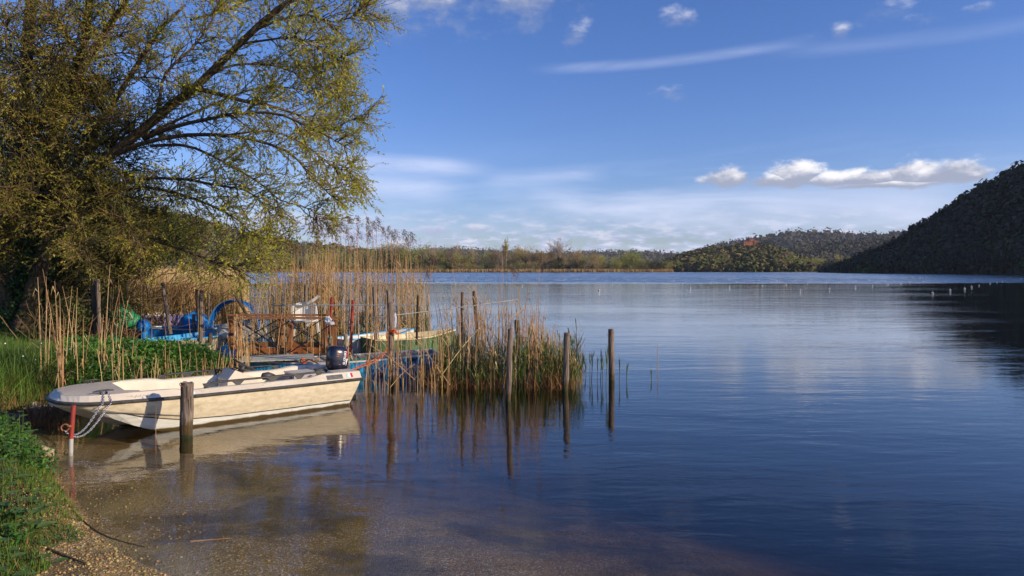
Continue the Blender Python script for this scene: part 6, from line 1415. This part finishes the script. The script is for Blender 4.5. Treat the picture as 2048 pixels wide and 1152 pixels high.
put_tree(785, 652, 484, 'bare', 'x', 7, .9, 'bare_tree', 'round-crowned bare tree behind the reed plumes', None); put_tree(868, 655, 488, 'bare', 'x', 8, 1.0, 'bare_tree', 'broad bare tree right of the reed plumes', None); put_tree(897, 655, 488, 'bare', 'x', 9, .8, 'bare_tree', 'narrower bare tree beside the broad one', None); put_tree(945, 655, 494, 'bare', 'x', 12, .8, 'bare_tree', 'small bare tree left of the pale poplar', None)
put_tree(534, 650, 470, 'poplar', 'scrub olive', 6, .5, 'poplar_tree', 'dim tall poplar behind the hanging willow twigs', None); put_tree(608, 650, 486, 'poplar', 'scrub grey', 14, .5, 'poplar_tree', 'grey poplar just left of the reed plumes', None)
for px_ in (846, 1105, 1150, 1163): put_tree(px_, 642, 517+R0.uniform(-3, 4), 'dark', 'scrub dark', 21, 1.2, 'shore_shrub', KL['scrub dark'][0], KL['scrub dark'][1])
# foot of the villa hill
px = 1345
while px < 1668:
    m = R0.choice(['scrub brown', 'scrub olive', 'scrub green', 'scrub grey']); kd = 'fan' if m in ('scrub brown', 'scrub grey') else 'round'
    lab = {'scrub brown': 'brown', 'scrub olive': 'olive', 'scrub green': 'green', 'scrub grey': 'grey'}[m]
    put_tree(px, R0.uniform(712, 735), R0.uniform(511, 527), kd, m, R0.randrange(3)+10, R0.uniform(1.0, 1.5), 'shore_tree', '%s tree along the foot of the villa hill' % lab, '%s trees along the foot of the villa hill' % lab); px += R0.uniform(8, 14)
put_tree(1655, 600, 520, 'dark', 'scrub dark', 22, 1.4, 'shore_tree', 'dark round tree where the villa hill meets the steep hill', None); put_tree(1664, 590, 524, 'round', 'bright green tree', 23, 1.2, 'shore_tree', 'lime green tree where the villa hill meets the steep hill', None); put_tree(1678, 600, 506, 'fan', 'scrub olive', 11, 1.2, 'shore_tree', 'pale olive tree at the left foot of the steep hill', None)
for (px_, pt) in ((1520, 484), (1533, 482), (1546, 486), (1470, 489), (1560, 490)): put_tree(px_, 888, pt, 'dark', 'scrub dark', 24, 1.1, 'hilltop_tree', 'dark tree beside the red villa', 'dark trees beside the red villa', z0=30)
# trees along the foot of the steep right hill
px = 1672
while px < 2100:
    D = float(np.interp(px, [1640, 1700, 1800, 1900, 2048, 2250], [545, 445, 375, 335, 285, 235]))+2
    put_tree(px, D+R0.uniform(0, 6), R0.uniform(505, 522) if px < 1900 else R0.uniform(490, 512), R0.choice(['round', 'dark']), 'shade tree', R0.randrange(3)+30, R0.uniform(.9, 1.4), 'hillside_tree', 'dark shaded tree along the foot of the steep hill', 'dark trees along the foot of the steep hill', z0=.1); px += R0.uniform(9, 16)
for (px_, pt, D, m, lab) in ((1846, 520, 372, 'blossom', 'white blossoming shrub low on the shore of the steep hill'), (1965, 488, 350, 'blossom', 'big white blossoming tree on the steep hill'), (1985, 492, 345, 'blossom', 'white blossoming tree just right of the big one'), (2040, 500, 315, 'blossom', 'white blossoming tree at the picture edge'),
    (1808, 492, 415, 'bright green tree', 'light green tree leftmost on the steep hill'), (1835, 490, 412, 'bright green tree', 'light green tree second from left on the steep hill'), (1888, 490, 390, 'bright green tree', 'broad light green tree in the middle of the steep hill'), (1905, 492, 385, 'bright green tree', 'light green tree overlapping the broad one'), (1934, 478, 395, 'bright green tree', 'small yellow green tree higher up the steep hill'), (1998, 476, 370, 'bright green tree', 'yellow green tree above the white blossoms')):
    z = max(.1, EYE-(pt+20-HY)/FOC*D); put_tree(px_, D-8, pt, 'round', m, 33, 1.5, 'blossoming_tree' if m == 'blossom' else 'hillside_tree', lab, None, z0=z)
# reed fringe of the far shores
def fringe(pts, n, hh, m, label):
    pts = arr(pts); u = RNG.random(n)*(len(pts)-1); i = u.astype(int); f = u-i; x = pts[i, 0]*(1-f)+pts[i+1, 0]*f; y = pts[i, 1]*(1-f)+pts[i+1, 1]*f+RNG.uniform(-1, 5, n)
    b = blades(x, y, hh*RNG.uniform(.6, 1.1, n), .38, .12, 2, z=np.full(n, -.1)); o = part('far_reeds', b, m, kind='stuff'); tag(o, label, 'reeds')
fringe([((p-CX)/FOC*d, d) for p, d in ((430, 640), (700, 640), (900, 636), (1100, 628), (1232, 624))], 5200, 3.6, 'reed straw', 'tan reed fringe along the far shore below the brown trees')
fringe([((p-CX)/FOC*d, d) for p, d in ((1228, 660), (1300, 664), (1348, 672))], 1300, 3.4, 'reed straw', 'tan reed spit at the right end of the far shore trees')
fringe([((p-CX)/FOC*d, d) for p, d in ((1345, 690), (1500, 690), (1635, 690))], 2600, 3.0, 'reed straw', 'tan reed fringe below the villa hill')
# far buildings by the shore (tiny)
# ------------------------------------------------------------------ air: thin haze over the whole lake basin
M = bpy.data.materials.new('valley haze'); M.use_nodes = True; q = NT(M.node_tree); q.n.clear()
pv_ = q.node('ShaderNodeVolumePrincipled'); pv_.inputs['Color'].default_value = (.82, .88, 1.0, 1); pv_.inputs['Density'].default_value = .00005; pv_.inputs['Anisotropy'].default_value = 0
o_ = q.node('ShaderNodeOutputMaterial'); q.l.new(pv_.outputs[0], o_.inputs['Volume']); MATS['haze'] = M
hb_ = Buf(); e = 4000.0; zt_ = 330.0
hb_.add([[-e, -e, -5], [e, -e, -5], [e, e, -5], [-e, e, -5], [-e, -e, zt_], [e, -e, zt_], [e, e, zt_], [-e, e, zt_]], [[0, 3, 2, 1], [4, 5, 6, 7], [0, 1, 5, 4], [1, 2, 6, 5], [2, 3, 7, 6], [3, 0, 4, 7]])
o = part('haze', hb_, 'haze', kind='stuff')
